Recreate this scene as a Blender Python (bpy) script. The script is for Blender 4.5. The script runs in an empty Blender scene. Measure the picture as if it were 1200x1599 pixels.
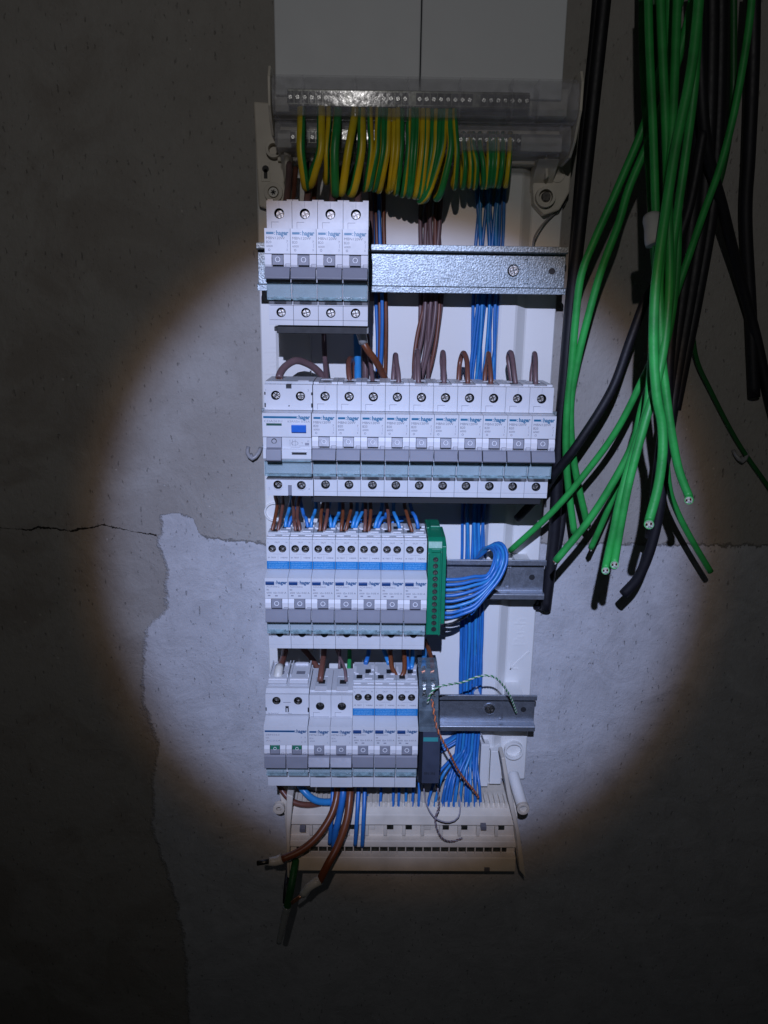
import bpy, bmesh, math, random
from mathutils import Vector, Matrix, noise as mnoise
random.seed(7)
C = bpy.context.scene.collection
SC = bpy.context.scene
MM = 0.001
Z0 = 1.6                                    # height of the top mounting rail above the floor (m)
# frame used everywhere below, in mm: x right, y up from the top rail, d out of the wall (0 = rail lips)
CAM = dict(x=75.87, y=-24.67, d=630.99, pitch=-0.25881, yaw=-0.01361, roll=0.0137, f=1238.45)

def P(x, y, d): return Vector((x*MM, -d*MM, y*MM))
def G(x, y, d): return Vector((x*MM, -d*MM, y*MM + Z0))

def _m3(p, y, r):
    return (Matrix.Rotation(y, 3, 'Y') @ Matrix.Rotation(p, 3, 'X') @ Matrix.Rotation(r, 3, 'Z'))
RC = _m3(CAM['pitch'], CAM['yaw'], CAM['roll'])
def at(u, v, d):
    """point measured off the photo (1200x1599) at depth d -> (x, y, d) in mm"""
    r = RC @ Vector(((u-600)/CAM['f'], (799.5-v)/CAM['f'], -1))
    t = (d-CAM['d'])/r.z
    return (CAM['x']+r.x*t, CAM['y']+r.y*t, d)

# ------------------------------------------------------------------ camera
cd = bpy.data.cameras.new('camera'); cam = bpy.data.objects.new('camera', cd); C.objects.link(cam)
cd.sensor_fit = 'VERTICAL'; cd.sensor_height = 24; cd.lens = 24*CAM['f']/1599.0
cd.clip_start = 0.01; cd.clip_end = 50
B = Matrix(((1,0,0),(0,0,-1),(0,1,0)))       # (x, y, d) -> blender
M = B @ RC
cam.matrix_world = Matrix.Translation(G(CAM['x'], CAM['y'], CAM['d'])) @ M.to_4x4()
SC.camera = cam
# ------------------------------------------------------------------ world and the torch
w = bpy.data.worlds.new('World'); SC.world = w; w.use_nodes = True
w.node_tree.nodes['Background'].inputs[0].default_value = (0.9, 0.95, 1.0, 1)
w.node_tree.nodes['Background'].inputs[1].default_value = 0.008
TORCH = (37, 224, 870); AIM = (97, -228, -46)
def spot(name, power, col, size, blend, soft, aim=None):
    l = bpy.data.lights.new(name, 'SPOT'); l.energy = power; l.color = col
    l.spot_size = math.radians(size); l.spot_blend = blend; l.shadow_soft_size = soft
    o = bpy.data.objects.new(name, l); C.objects.link(o); o.location = G(*TORCH)
    o.rotation_euler = (G(*(aim or AIM))-G(*TORCH)).to_track_quat('-Z', 'Y').to_euler()
    return o
spot('torch_beam', 29.5, (0.44, 0.585, 1.0), 30.6, 0.34, 0.004)
spot('torch_hotspot', 15, (0.44, 0.585, 1.0), 24, 1.0, 0.004, aim=(97, -290, -46))
spot('torch_beam_fringe', 4.4, (1.0, 0.54, 0.24), 33.6, 0.36, 0.004)
spot('torch_spill', 2.8, (0.97, 0.94, 0.93), 100, 1.0, 0.006, aim=(80, 70, -46))
SC.view_settings.view_transform = 'Standard'; SC.view_settings.look = 'None'
SC.view_settings.exposure = 0; SC.view_settings.gamma = 1
SC.cycles.max_bounces = 6; SC.cycles.transparent_max_bounces = 12

# ------------------------------------------------------------------ materials
MATS = {}
def mat(name, col, rough=0.5, metal=0.0, var=0.06, scale=60, bump=0.0, bscale=900, alpha=1.0, coat=0.0, spec=0.5, trans=0.0, dirt=0.0):
    if name in MATS: return MATS[name]
    m = bpy.data.materials.new(name); m.use_nodes = True; nt = m.node_tree; N = nt.nodes; L = nt.links
    b = N['Principled BSDF']
    tc = N.new('ShaderNodeTexCoord'); nz = N.new('ShaderNodeTexNoise'); nz.inputs['Scale'].default_value = scale
    nz.inputs['Detail'].default_value = 5; L.new(tc.outputs['Object'], nz.inputs['Vector'])
    rp = N.new('ShaderNodeValToRGB')
    lo = [c*(1-var*2-dirt) for c in col]; hi = [min(1, c*(1+var)) for c in col]
    rp.color_ramp.elements[0].position = 0.30; rp.color_ramp.elements[0].color = (*lo, 1)
    rp.color_ramp.elements[1].position = 0.62; rp.color_ramp.elements[1].color = (*hi, 1)
    L.new(nz.outputs['Fac'], rp.inputs['Fac']); L.new(rp.outputs['Color'], b.inputs['Base Color'])
    mr = N.new('ShaderNodeMapRange'); mr.inputs['To Min'].default_value = max(0.02, rough-0.1); mr.inputs['To Max'].default_value = min(1, rough+0.12)
    n2 = N.new('ShaderNodeTexNoise'); n2.inputs['Scale'].default_value = scale*4; L.new(tc.outputs['Object'], n2.inputs['Vector'])
    L.new(n2.outputs['Fac'], mr.inputs['Value']); L.new(mr.outputs['Result'], b.inputs['Roughness'])
    b.inputs['Metallic'].default_value = metal; b.inputs['Alpha'].default_value = alpha
    b.inputs['Coat Weight'].default_value = coat; b.inputs['Specular IOR Level'].default_value = spec
    b.inputs['Transmission Weight'].default_value = trans
    if bump > 0:
        n3 = N.new('ShaderNodeTexNoise'); n3.inputs['Scale'].default_value = bscale; n3.inputs['Detail'].default_value = 3
        L.new(tc.outputs['Object'], n3.inputs['Vector'])
        bp = N.new('ShaderNodeBump'); bp.inputs['Strength'].default_value = bump; bp.inputs['Distance'].default_value = 0.0004
        L.new(n3.outputs['Fac'], bp.inputs['Height']); L.new(bp.outputs['Normal'], b.inputs['Normal'])
    MATS[name] = m; return m

mat('module_grey', (0.60, 0.61, 0.63), 0.42, bump=0.10, bscale=2500, var=0.025)
mat('module_grey_dull', (0.50, 0.52, 0.54), 0.45, bump=0.10, bscale=2500, var=0.03)
mat('cheek_white', (0.68, 0.68, 0.70), 0.5, var=0.02, spec=0.3)
mat('lever_grey', (0.20, 0.205, 0.24), 0.42, bump=0.06, bscale=2500, var=0.03)
mat('lever_green', (0.01, 0.14, 0.08), 0.4)
mat('gap_black', (0.012, 0.013, 0.015), 0.6)
mat('clear_cover', (0.40, 0.54, 0.58), 0.12, alpha=0.40, coat=0.4, var=0.04)
mat('clear_edge', (0.34, 0.50, 0.54), 0.12, alpha=0.5, coat=0.8, var=0.25, scale=300)
mat('logo_teal', (0.002, 0.13, 0.25), 0.4)
mat('logo_blue', (0.003, 0.075, 0.20), 0.4)
mat('print_grey', (0.14, 0.14, 0.17), 0.5)
mat('print_light', (0.26, 0.26, 0.30), 0.5)
mat('print_white', (0.75, 0.76, 0.78), 0.5)
mat('test_blue', (0.015, 0.12, 0.50), 0.3, coat=0.3)
mat('test_navy', (0.012, 0.05, 0.17), 0.35)
mat('sticker_blue', (0.004, 0.17, 0.44), 0.4)
mat('sticker_print', (0.22, 0.48, 0.72), 0.5)
mat('green_slot', (0.01, 0.07, 0.05), 0.4)
mat('screw_steel', (0.34, 0.33, 0.31), 0.38, metal=1, var=0.25, scale=500, bump=0.6, bscale=1500)
mat('screw_dark', (0.10, 0.095, 0.09), 0.4, metal=1, var=0.2, scale=400)
mat('base_white', (0.74, 0.74, 0.72), 0.45, bump=0.12, bscale=1500, var=0.02, scale=14)
mat('base_ivory', (0.68, 0.63, 0.54), 0.5, bump=0.12, bscale=1500, var=0.05, scale=40, dirt=0.08)
mat('trunking_grey', (0.70, 0.73, 0.76), 0.5, bump=0.1, bscale=1200, var=0.02, scale=9)
mat('clear_terminal', (0.66, 0.66, 0.72), 0.12, alpha=0.22, coat=0.5, var=0.15, scale=160, bump=0.3, bscale=200)
mat('tray_white', (0.50, 0.49, 0.46), 0.5, bump=0.12, bscale=900, var=0.05, scale=40)
mat('brass', (0.10, 0.105, 0.09), 0.3, metal=0.8, var=0.3, scale=300)
mat('screw_silver', (0.75, 0.76, 0.74), 0.28, metal=1, var=0.1, bump=0.4, bscale=1500)
mat('copper', (0.75, 0.33, 0.18), 0.28, metal=1, var=0.15, scale=500)
mat('wire_blue', (0.024, 0.165, 0.50), 0.36, var=0.06, scale=90)
mat('wire_blue_light', (0.03, 0.235, 0.56), 0.33, var=0.06, scale=90)
mat('wire_brown', (0.155, 0.060, 0.042), 0.36, var=0.08, scale=90)
mat('wire_rust', (0.16, 0.048, 0.018), 0.36, var=0.08, scale=90)
mat('wire_mauve', (0.150, 0.092, 0.096), 0.4, var=0.08, scale=90)
mat('wire_yellow', (0.74, 0.56, 0.02), 0.36, var=0.06, scale=90)
mat('wire_green', (0.02, 0.28, 0.07), 0.36, var=0.06, scale=90)
mat('cable_green', (0.026, 0.35, 0.065), 0.5, var=0.10, scale=45, bump=0.35, bscale=500, dirt=0.12)
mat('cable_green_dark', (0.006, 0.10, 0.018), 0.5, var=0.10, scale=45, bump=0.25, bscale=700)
mat('cable_black', (0.007, 0.007, 0.011), 0.55, var=0.2, scale=60, bump=0.25, bscale=600)
mat('cable_end', (0.42, 0.44, 0.38), 0.5, var=0.2, scale=600)
mat('ferrule_white', (0.66, 0.64, 0.58), 0.4)
mat('ferrule_clear', (0.36, 0.37, 0.36), 0.2, alpha=0.75, coat=0.4)
mat('terminal_green', (0.006, 0.19, 0.095), 0.34, var=0.05, coat=0.2, bump=0.05)
mat('relay_dark', (0.045, 0.055, 0.085), 0.4, var=0.08)
mat('relay_black', (0.012, 0.014, 0.02), 0.35)
mat('relay_clear', (0.20, 0.26, 0.30), 0.10, alpha=0.38, coat=0.9, var=0.2, scale=140)
mat('relay_teal', (0.04, 0.26, 0.26), 0.4)
mat('tape_white', (0.45, 0.45, 0.44), 0.6)
mat('clip_grey', (0.30, 0.30, 0.31), 0.4)
mat('pair_green', (0.03, 0.22, 0.07), 0.4); mat('pair_white', (0.55, 0.58, 0.52), 0.4)
mat('pair_orange', (0.62, 0.17, 0.05), 0.4); mat('pair_grey', (0.30, 0.28, 0.32), 0.4)

def rail_mat(name, base, sp):
    m = mat(name, base, 0.42, metal=0.85, var=0.1, scale=50); nt = m.node_tree; N = nt.nodes; L = nt.links; b = N['Principled BSDF']
    tc = N.new('ShaderNodeTexCoord'); v = N.new('ShaderNodeTexVoronoi'); v.inputs['Scale'].default_value = 900
    nz = N.new('ShaderNodeTexNoise'); nz.inputs['Scale'].default_value = 800; nz.inputs['Detail'].default_value = 6
    L.new(tc.outputs['Object'], v.inputs['Vector']); L.new(tc.outputs['Object'], nz.inputs['Vector'])
    rp = N.new('ShaderNodeValToRGB'); rp.color_ramp.elements[0].position = 0.36; rp.color_ramp.elements[1].position = 0.66
    rp.color_ramp.elements[0].color = (*[c*(1-sp) for c in base], 1); rp.color_ramp.elements[1].color = (*[min(1, c*(1+sp)) for c in base], 1)
    L.new(nz.outputs['Fac'], rp.inputs['Fac']); L.new(rp.outputs['Color'], b.inputs['Base Color'])
    bp = N.new('ShaderNodeBump'); bp.inputs['Strength'].default_value = sp; bp.inputs['Distance'].default_value = 0.0006
    L.new(nz.outputs['Fac'], bp.inputs['Height']); L.new(bp.outputs['Normal'], b.inputs['Normal'])
    return m
rail_mat('zinc_bright', (0.25, 0.29, 0.31), 0.38)
rail_mat('zinc_smooth', (0.34, 0.37, 0.42), 0.12)

# ------------------------------------------------------------------ mesh helpers
class MB:
    def __init__(s): s.v = []; s.f = []; s.mi = []; s.sm = []; s.mats = []
    def m(s, name):
        if name not in s.mats: s.mats.append(name)
        return s.mats.index(name)
    def add(s, vs, fs, mname, smooth=False):
        b = len(s.v); i = s.m(mname); s.v += [tuple(v) for v in vs]
        for f in fs: s.f.append([b+k for k in f]); s.mi.append(i); s.sm.append(smooth)
        return s
    def box(s, x0, x1, y0, y1, d0, d1, m):
        vs = [(x, y, d) for d in (d0, d1) for y in (y0, y1) for x in (x0, x1)]
        return s.add(vs, [(0,2,3,1),(4,5,7,6),(0,1,5,4),(2,6,7,3),(0,4,6,2),(1,3,7,5)], m)
    def prism(s, yd, x0, x1, m):          # (y, d) outline swept along x
        n = len(yd); vs = [(x0, y, d) for y, d in yd]+[(x1, y, d) for y, d in yd]
        return s.add(vs, [tuple(range(n)), tuple(range(2*n-1, n-1, -1))]+[(i, i+n, (i+1) % n+n, (i+1) % n) for i in range(n)], m)
    def plate(s, xy, d0, d1, m):          # (x, y) outline, thickness along d
        n = len(xy); vs = [(x, y, d0) for x, y in xy]+[(x, y, d1) for x, y in xy]
        return s.add(vs, [tuple(range(n)), tuple(range(2*n-1, n-1, -1))]+[(i, (i+1) % n, (i+1) % n+n, i+n) for i in range(n)], m)
    def ydprofile(s, xd, y0, y1, m):      # (x, d) outline swept along y
        n = len(xd); vs = [(x, y0, d) for x, d in xd]+[(x, y1, d) for x, d in xd]
        return s.add(vs, [tuple(range(n)), tuple(range(2*n-1, n-1, -1))]+[(i, (i+1) % n, (i+1) % n+n, i+n) for i in range(n)], m)
    def cyl(s, cx, cy, d0, d1, r, m, n=24, r1=None, smooth=True):
        r1 = r if r1 is None else r1
        a = [(math.cos(2*math.pi*k/n), math.sin(2*math.pi*k/n)) for k in range(n)]
        vs = [(cx+r*c, cy+r*q, d0) for c, q in a]+[(cx+r1*c, cy+r1*q, d1) for c, q in a]
        s.add(vs, [(i, (i+1) % n, (i+1) % n+n, i+n) for i in range(n)], m, smooth)
        s.add(vs[:n], [tuple(range(n))], m); s.add(vs[n:], [tuple(range(n))], m); return s
    def ring(s, cx, cy, d0, d1, ro, ri, m, n=28, sx=1.0):
        a = [(math.cos(2*math.pi*k/n)*sx, math.sin(2*math.pi*k/n)) for k in range(n)]
        vs = [(cx+r*c, cy+r*q, d) for r, d in ((ro, d0), (ro, d1), (ri, d1), (ri, d0)) for c, q in a]
        fs = []
        for j in range(4):
            for i in range(n): fs.append((j*n+i, j*n+(i+1) % n, ((j+1) % 4)*n+(i+1) % n, ((j+1) % 4)*n+i))
        return s.add(vs, fs, m)
    def holed(s, x0, x1, y0, y1, d0, d1, cx, cy, r, m, n=32, inner='gap_black'):
        """slab with one round hole; the hole's wall and floor in a dark inner colour"""
        A = [2*math.pi*k/n for k in range(n)]
        for X, Y in ((x0,y0),(x1,y0),(x1,y1),(x0,y1)): A.append(math.atan2(Y-cy, X-cx) % (2*math.pi))
        A = sorted(set(round(a, 6) for a in A)); k = len(A)
        def rim(a):
            c, q = math.cos(a), math.sin(a); t = 1e9
            if c > 1e-6: t = min(t, (x1-cx)/c)
            if c < -1e-6: t = min(t, (x0-cx)/c)
            if q > 1e-6: t = min(t, (y1-cy)/q)
            if q < -1e-6: t = min(t, (y0-cy)/q)
            return (cx+c*t, cy+q*t)
        o = [rim(a) for a in A]; h = [(cx+r*math.cos(a), cy+r*math.sin(a)) for a in A]
        vs = [(x, y, d1) for x, y in o]+[(x, y, d1) for x, y in h]+[(x, y, d0) for x, y in o]
        fs = []
        for i in range(k):
            j = (i+1) % k; fs += [(i, j, k+j, k+i), (i, 2*k+i, 2*k+j, j)]
        s.add(vs, fs, m)
        s.add([(x, y, d1) for x, y in h]+[(x, y, d0) for x, y in h], [(i, (i+1) % k, (i+1) % k+k, i+k) for i in range(k)], inner)
        s.add([(x, y, d0+.05) for x, y in h], [tuple(range(k))], inner); return s
    def screw(s, cx, cy, d, r, m='screw_steel', rot=0.5, slot=0.5):
        s.cyl(cx, cy, d-2.5, d-0.55, r, 'screw_dark', 20)
        for q in range(4):
            pts = []; a0 = rot+q*math.pi/2
            for k in range(7):
                a = a0+math.pi/2*k/6
                pts.append((math.cos(a)*r*0.96, math.sin(a)*r*0.96))
            ca, sa = math.cos(a0+math.pi/4), math.sin(a0+math.pi/4)
            off = slot
            base = [(0, 0)]+pts
            vs = []
            for dd, sc in ((d-0.6, 1.0), (d, 0.86)):
                for x, y in base: vs.append((cx+x*sc*0.86+ca*off, cy+y*sc*0.86+sa*off, dd))
            n = len(base)
            s.add(vs, [tuple(range(n)), tuple(range(2*n-1, n-1, -1))]+[(i, (i+1) % n, (i+1) % n+n, i+n) for i in range(n)], m)
        return s
    def text(s, body, size, x, y, d, m, width=None, bold=0.0, rotz=0.0, depth=0.04):
        key = (body, bold)
        if key not in TXT:
            c = bpy.data.curves.new('t', 'FONT'); c.body = body; c.size = 1; c.offset = bold; c.resolution_u = 3
            o = bpy.data.objects.new('t', c); C.objects.link(o); dg = bpy.context.evaluated_depsgraph_get()
            me = bpy.data.meshes.new_from_object(o.evaluated_get(dg))
            TXT[key] = ([(v.co.x, v.co.y) for v in me.vertices], [tuple(p.vertices) for p in me.polygons])
            bpy.data.objects.remove(o); bpy.data.meshes.remove(me); bpy.data.curves.remove(c)
        vs, fs = TXT[key]
        if not vs: return s
        xa = min(v[0] for v in vs); xb = max(v[0] for v in vs); sx = size if width is None else width/(xb-xa)
        out = []
        for a, b in vs:
            px, py = (a-xa)*sx, b*size
            out.append((x+px*math.cos(rotz)-py*math.sin(rotz), y+px*math.sin(rotz)+py*math.cos(rotz), d+depth))
        return s.add(out, fs, m)
    def tube(s, pts, r, m, n=10, m2=None, twist=0.0, phase=0.0, frac=0.5, cap=None, taper=None, res=None):
        """round tube through points (mm), Catmull-Rom smoothed"""
        pts = [Vector(p) for p in pts]; Q = []
        e = [pts[0]*2-pts[1]]+pts+[pts[-1]*2-pts[-2]]
        for i in range(len(pts)-1):
            p0, p1, p2, p3 = e[i:i+4]; L = (p2-p1).length; k = res or max(2, min(9, int(L/3.5)))
            for j in range(k):
                t = j/k
                Q.append(0.5*((2*p1)+(p2-p0)*t+(2*p0-5*p1+4*p2-p3)*t*t+(3*p1-p0-3*p2+p3)*t**3))
        Q.append(pts[-1]); T = []
        for i in range(len(Q)):
            a = Q[max(0, i-1)]; b = Q[min(len(Q)-1, i+1)]; t = (b-a)
            T.append(t.normalized() if t.length > 1e-6 else Vector((0, 1, 0)))
        up = Vector((0, 0, 1)) if abs(T[0].z) < 0.9 else Vector((1, 0, 0))
        nv = (up-T[0]*up.dot(T[0])).normalized(); vs = []; rings = []
        dist = 0; B0 = len(s.v)
        for i, q in enumerate(Q):
            if i: dist += (q-Q[i-1]).length
            nv = nv-T[i]*nv.dot(T[i])
            nv = nv.normalized() if nv.length > 1e-6 else Vector((1, 0, 0))
            bn = T[i].cross(nv); rr = r if taper is None else taper(i/(len(Q)-1))*r
            ang0 = phase+twist*dist
            for k in range(n):
                a = ang0+2*math.pi*k/n
                vs.append(tuple(q+(nv*math.cos(a)+bn*math.sin(a))*rr))
        s.v += vs; i1 = s.m(m); i2 = s.m(m2) if m2 else i1; ic = s.m(cap) if cap else i1
        for i in range(len(Q)-1):
            for k in range(n):
                s.f.append([B0+i*n+k, B0+i*n+(k+1) % n, B0+(i+1)*n+(k+1) % n, B0+(i+1)*n+k]); s.sm.append(True)
                s.mi.append(i2 if (m2 and k >= n*frac) else i1)
        s.f.append([B0+k for k in range(n)][::-1]); s.mi.append(ic); s.sm.append(False)
        s.f.append([B0+(len(Q)-1)*n+k for k in range(n)]); s.mi.append(ic); s.sm.append(False)
        return s
    def build(s, name, parent=None, bevel=0.0, origin=None, world=False):
        me = bpy.data.meshes.new(name)
        if origin is None: origin = (0, 0, 0)
        ov = Vector(origin)
        me.from_pydata([tuple(P(*(Vector(v)-ov))) for v in s.v], [], s.f)
        for mn in s.mats: me.materials.append(MATS[mn])
        me.polygons.foreach_set('material_index', s.mi); me.polygons.foreach_set('use_smooth', s.sm)
        bm = bmesh.new(); bm.from_mesh(me); bmesh.ops.recalc_face_normals(bm, faces=bm.faces); bm.to_mesh(me); bm.free()
        me.update()
        o = bpy.data.objects.new(name, me); C.objects.link(o)
        if parent is not None: o.parent = parent; o.location = P(*origin)
        else: o.location = G(*origin)
        if bevel:
            b = o.modifiers.new('bevel', 'BEVEL'); b.width = bevel*MM; b.segments = 2; b.limit_method = 'ANGLE'
            b.angle_limit = math.radians(40); b.harden_normals = False
        return o
TXT = {}
def tag(o, label, cat, group=None, kind=None):
    if label: o['label'] = label
    if cat: o['category'] = cat
    if group: o['group'] = group
    if kind: o['kind'] = kind
    return o
def thing(name, label, cat, x, y, d, group=None):
    o = bpy.data.objects.new(name, None); C.objects.link(o); o.location = G(x, y, d); o.empty_display_size = 0.01
    return tag(o, label, cat, group)
def dup(root, x, y, d, label, group=None):
    r = root.copy(); C.objects.link(r); r.location = G(x, y, d); r['label'] = label
    if group: r['group'] = group
    for ch in list(root.children):
        c = ch.copy(); C.objects.link(c); c.parent = r
        for g in list(ch.children):
            e = g.copy(); C.objects.link(e); e.parent = c
    return r
ORD = ['first','second','third','fourth','fifth','sixth','seventh','eighth','ninth','tenth','eleventh','twelfth','thirteenth',
       'fourteenth','fifteenth','sixteenth','seventeenth','eighteenth','nineteenth','twentieth','twenty-first','twenty-second','twenty-third','twenty-fourth','twenty-fifth','twenty-sixth']
DW = -46.7; DB = -38.0

# ================================================================== THE WALL
def wall_material():
    m = bpy.data.materials.new('concrete'); m.use_nodes = True; nt = m.node_tree; N = nt.nodes; L = nt.links; b = N['Principled BSDF']
    def nd(t, **k):
        n = N.new(t)
        for a, v in k.items():
            if a in n.inputs: n.inputs[a].default_value = v
            else: setattr(n, a, v)
        return n
    tc = nd('ShaderNodeTexCoord'); sp = nd('ShaderNodeSeparateXYZ'); L.new(tc.outputs['Object'], sp.inputs[0])
    X, Z = sp.outputs['X'], sp.outputs['Z']
    def math_(op, a, b_=None, c=None, clamp=False):
        n = nd('ShaderNodeMath', operation=op); n.use_clamp = clamp
        for i, q in enumerate((a, b_, c)):
            if q is None: continue
            if isinstance(q, (int, float)): n.inputs[i].default_value = q
            else: L.new(q, n.inputs[i])
        return n.outputs[0]
    def noise(scale, detail=5, rough=0.5, vec=None, dist=0.0):
        n = nd('ShaderNodeTexNoise', Scale=scale, Detail=detail, Roughness=rough, Distortion=dist)
        L.new(vec or tc.outputs['Object'], n.inputs['Vector']); return n.outputs['Fac']
    def ramp(val, stops):
        r = nd('ShaderNodeValToRGB'); e = r.color_ramp.elements
        e[0].position, e[0].color = stops[0][0], (*[stops[0][1]]*3, 1) if not isinstance(stops[0][1], tuple) else (*stops[0][1], 1)
        e[1].position = stops[-1][0]; e[1].color = (*[stops[-1][1]]*3, 1) if not isinstance(stops[-1][1], tuple) else (*stops[-1][1], 1)
        for p, c in stops[1:-1]:
            q = e.new(p); q.color = (*[c]*3, 1) if not isinstance(c, tuple) else (*c, 1)
        L.new(val, r.inputs['Fac']); return r.outputs['Color']
    def curve(src, lo, hi, pts, vlo, vhi):
        """piecewise function given by measured points, in metres"""
        t = math_('DIVIDE', math_('SUBTRACT', src, lo), hi-lo)
        st = sorted(((p-lo)/(hi-lo), (v-vlo)/(vhi-vlo)) for p, v in pts)
        st = [(max(0, min(1, a)), v) for a, v in st]
        return math_('MULTIPLY_ADD', ramp(t, st), vhi-vlo, vlo)
    W = lambda u, v: [c*MM for c in at(u, v, DW)[:2]]
    pl = [W(*q) for q in ((250,800),(246,850),(259,900),(257,950),(224,985),(221,1100),(242,1160),(234,1290),(272,1400),(290,1500),(292,1620))]
    ed = curve(Z, pl[-1][1], pl[0][1], [(q[1], q[0]) for q in pl], -0.5, 0.1)
    rag = math_('MULTIPLY', math_('SUBTRACT', noise(45, 7, 0.6), 0.5), 0.016)
    rag = math_('ADD', rag, math_('MULTIPLY', math_('SUBTRACT', noise(260, 5, 0.7), 0.5), 0.009))
    right = math_('MULTIPLY', math_('SUBTRACT', X, math_('ADD', ed, rag)), 300, clamp=True)
    tl = [W(*q) for q in ((245,803),(270,798),(300,806),(315,838),(420,850),(900,848),(1200,852))]
    te = curve(X, tl[0][0], tl[-1][0], tl, -0.35, -0.1)
    rag2 = math_('MULTIPLY', math_('SUBTRACT', noise(110, 8, 0.75), 0.5), 0.016)
    below = math_('MULTIPLY', math_('SUBTRACT', math_('ADD', te, rag2), Z), 900, clamp=True)
    patch = math_('MULTIPLY', right, below)
    # colours
    big = noise(9, 5, 0.55); mid = noise(55, 6, 0.6); fine = noise(900, 4, 0.7)
    mp = nd('ShaderNodeMapping'); mp.inputs['Scale'].default_value = (1, 1, 0.45); L.new(tc.outputs['Object'], mp.inputs['Vector'])
    grain = noise(330, 5, 0.75, vec=mp.outputs['Vector'])
    base = nd('ShaderNodeMix', data_type='RGBA'); L.new(math_('MULTIPLY_ADD', mid, 0.3, math_('MULTIPLY_ADD', big, 0.2, math_('MULTIPLY_ADD', grain, 0.3, math_('MULTIPLY', fine, 0.2)))), base.inputs[0])
    base.inputs[6].default_value = (0.25, 0.236, 0.214, 1); base.inputs[7].default_value = (0.44, 0.425, 0.40, 1)
    pcol = nd('ShaderNodeMix', data_type='RGBA'); L.new(math_('MULTIPLY_ADD', fine, 0.5, math_('MULTIPLY', mid, 0.5)), pcol.inputs[0])
    pcol.inputs[6].default_value = (0.34, 0.345, 0.36, 1); pcol.inputs[7].default_value = (0.66, 0.67, 0.70, 1)
    # damp brown blotches on the old block, trowel blotches on the new plaster
    st = ramp(noise(13, 7, 0.62, dist=0.6), [(0.0, 0.0), (0.47, 0.0), (0.60, 1.0), (1.0, 1.0)])
    leftness = math_('MULTIPLY', math_('SUBTRACT', 0.02, X), 4.0, clamp=True)
    bs = nd('ShaderNodeMix', data_type='RGBA'); L.new(math_('MULTIPLY', math_('MULTIPLY_ADD', leftness, 0.30, 0.05), st), bs.inputs[0])
    L.new(base.outputs[2], bs.inputs[6]); bs.inputs[7].default_value = (0.16, 0.125, 0.098, 1); base = bs
    tb = ramp(noise(26, 8, 0.7, dist=1.0), [(0.0, 0.0), (0.42, 0.0), (0.66, 1.0), (1.0, 1.0)])
    ps = nd('ShaderNodeMix', data_type='RGBA'); L.new(math_('MULTIPLY', tb, 0.35), ps.inputs[0]); L.new(pcol.outputs[2], ps.inputs[6]); ps.inputs[7].default_value = (0.30, 0.30, 0.31, 1); pcol = ps
    # dark pits
    pit = ramp(noise(360, 2, 0.5, vec=mp.outputs['Vector']), [(0.0, 1.0), (0.24, 1.0), (0.33, 0.0), (1.0, 0.0)])
    # pale specks
    vo = nd('ShaderNodeTexVoronoi', Scale=75.0, Randomness=1.0); L.new(tc.outputs['Object'], vo.inputs['Vector'])
    sel = math_('GREATER_THAN', nd_sel(nt, vo), 0.86)
    spk = math_('MULTIPLY', math_('LESS_THAN', math_('ADD', vo.outputs['Distance'], math_('MULTIPLY', math_('SUBTRACT', fine, 0.5), 0.16)), 0.085), sel)
    spk = math_('MULTIPLY', spk, math_('SUBTRACT', 1.0, patch))
    mx = nd('ShaderNodeMix', data_type='RGBA'); L.new(patch, mx.inputs[0]); L.new(base.outputs[2], mx.inputs[6]); L.new(pcol.outputs[2], mx.inputs[7])
    m2 = nd('ShaderNodeMix', data_type='RGBA'); L.new(math_('MULTIPLY', pit, 0.38), m2.inputs[0]); L.new(mx.outputs[2], m2.inputs[6]); m2.inputs[7].default_value = (0.07, 0.066, 0.06, 1)
    m3 = nd('ShaderNodeMix', data_type='RGBA'); L.new(math_('MULTIPLY', spk, 0.75), m3.inputs[0]); L.new(m2.outputs[2], m3.inputs[6]); m3.inputs[7].default_value = (0.50, 0.48, 0.45, 1)
    # crack between the blocks on the left
    ck = [W(*q) for q in ((-60,820),(0,823),(45,829),(60,822),(85,826),(110,830),(140,824),(160,820),(190,826),(245,836),(262,836))]
    cz = curve(X, ck[0][0], ck[-1][0], ck, -0.35, -0.1)
    cz = math_('ADD', cz, math_('MULTIPLY', math_('SUBTRACT', noise(160, 4, 0.7), 0.5), 0.007))
    dz = math_('ABSOLUTE', math_('SUBTRACT', Z, cz))
    wv = math_('MULTIPLY_ADD', noise(60, 3), 0.0030, -0.0008)
    crack = math_('MULTIPLY', math_('MULTIPLY', math_('SUBTRACT', wv, dz), 2500, clamp=True), math_('LESS_THAN', X, ck[-2][0]))
    # hairline joint running right of the board at the same course
    jz = math_('ABSOLUTE', math_('SUBTRACT', Z, math_('ADD', te, rag2)))
    joint = math_('MULTIPLY', math_('MULTIPLY', math_('SUBTRACT', 0.0008, jz), 2500, clamp=True), math_('MULTIPLY', math_('GREATER_THAN', X, tl[3][0]), 0.13))
    dark = math_('MAXIMUM', crack, joint)
    m4 = nd('ShaderNodeMix', data_type='RGBA'); L.new(dark, m4.inputs[0]); L.new(m3.outputs[2], m4.inputs[6]); m4.inputs[7].default_value = (0.02, 0.018, 0.016, 1)
    L.new(m4.outputs[2], b.inputs['Base Color']); b.inputs['Roughness'].default_value = 0.85; b.inputs['Specular IOR Level'].default_value = 0.25
    h = math_('MULTIPLY_ADD', grain, 0.8, math_('MULTIPLY', mid, 1.3))
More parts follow.
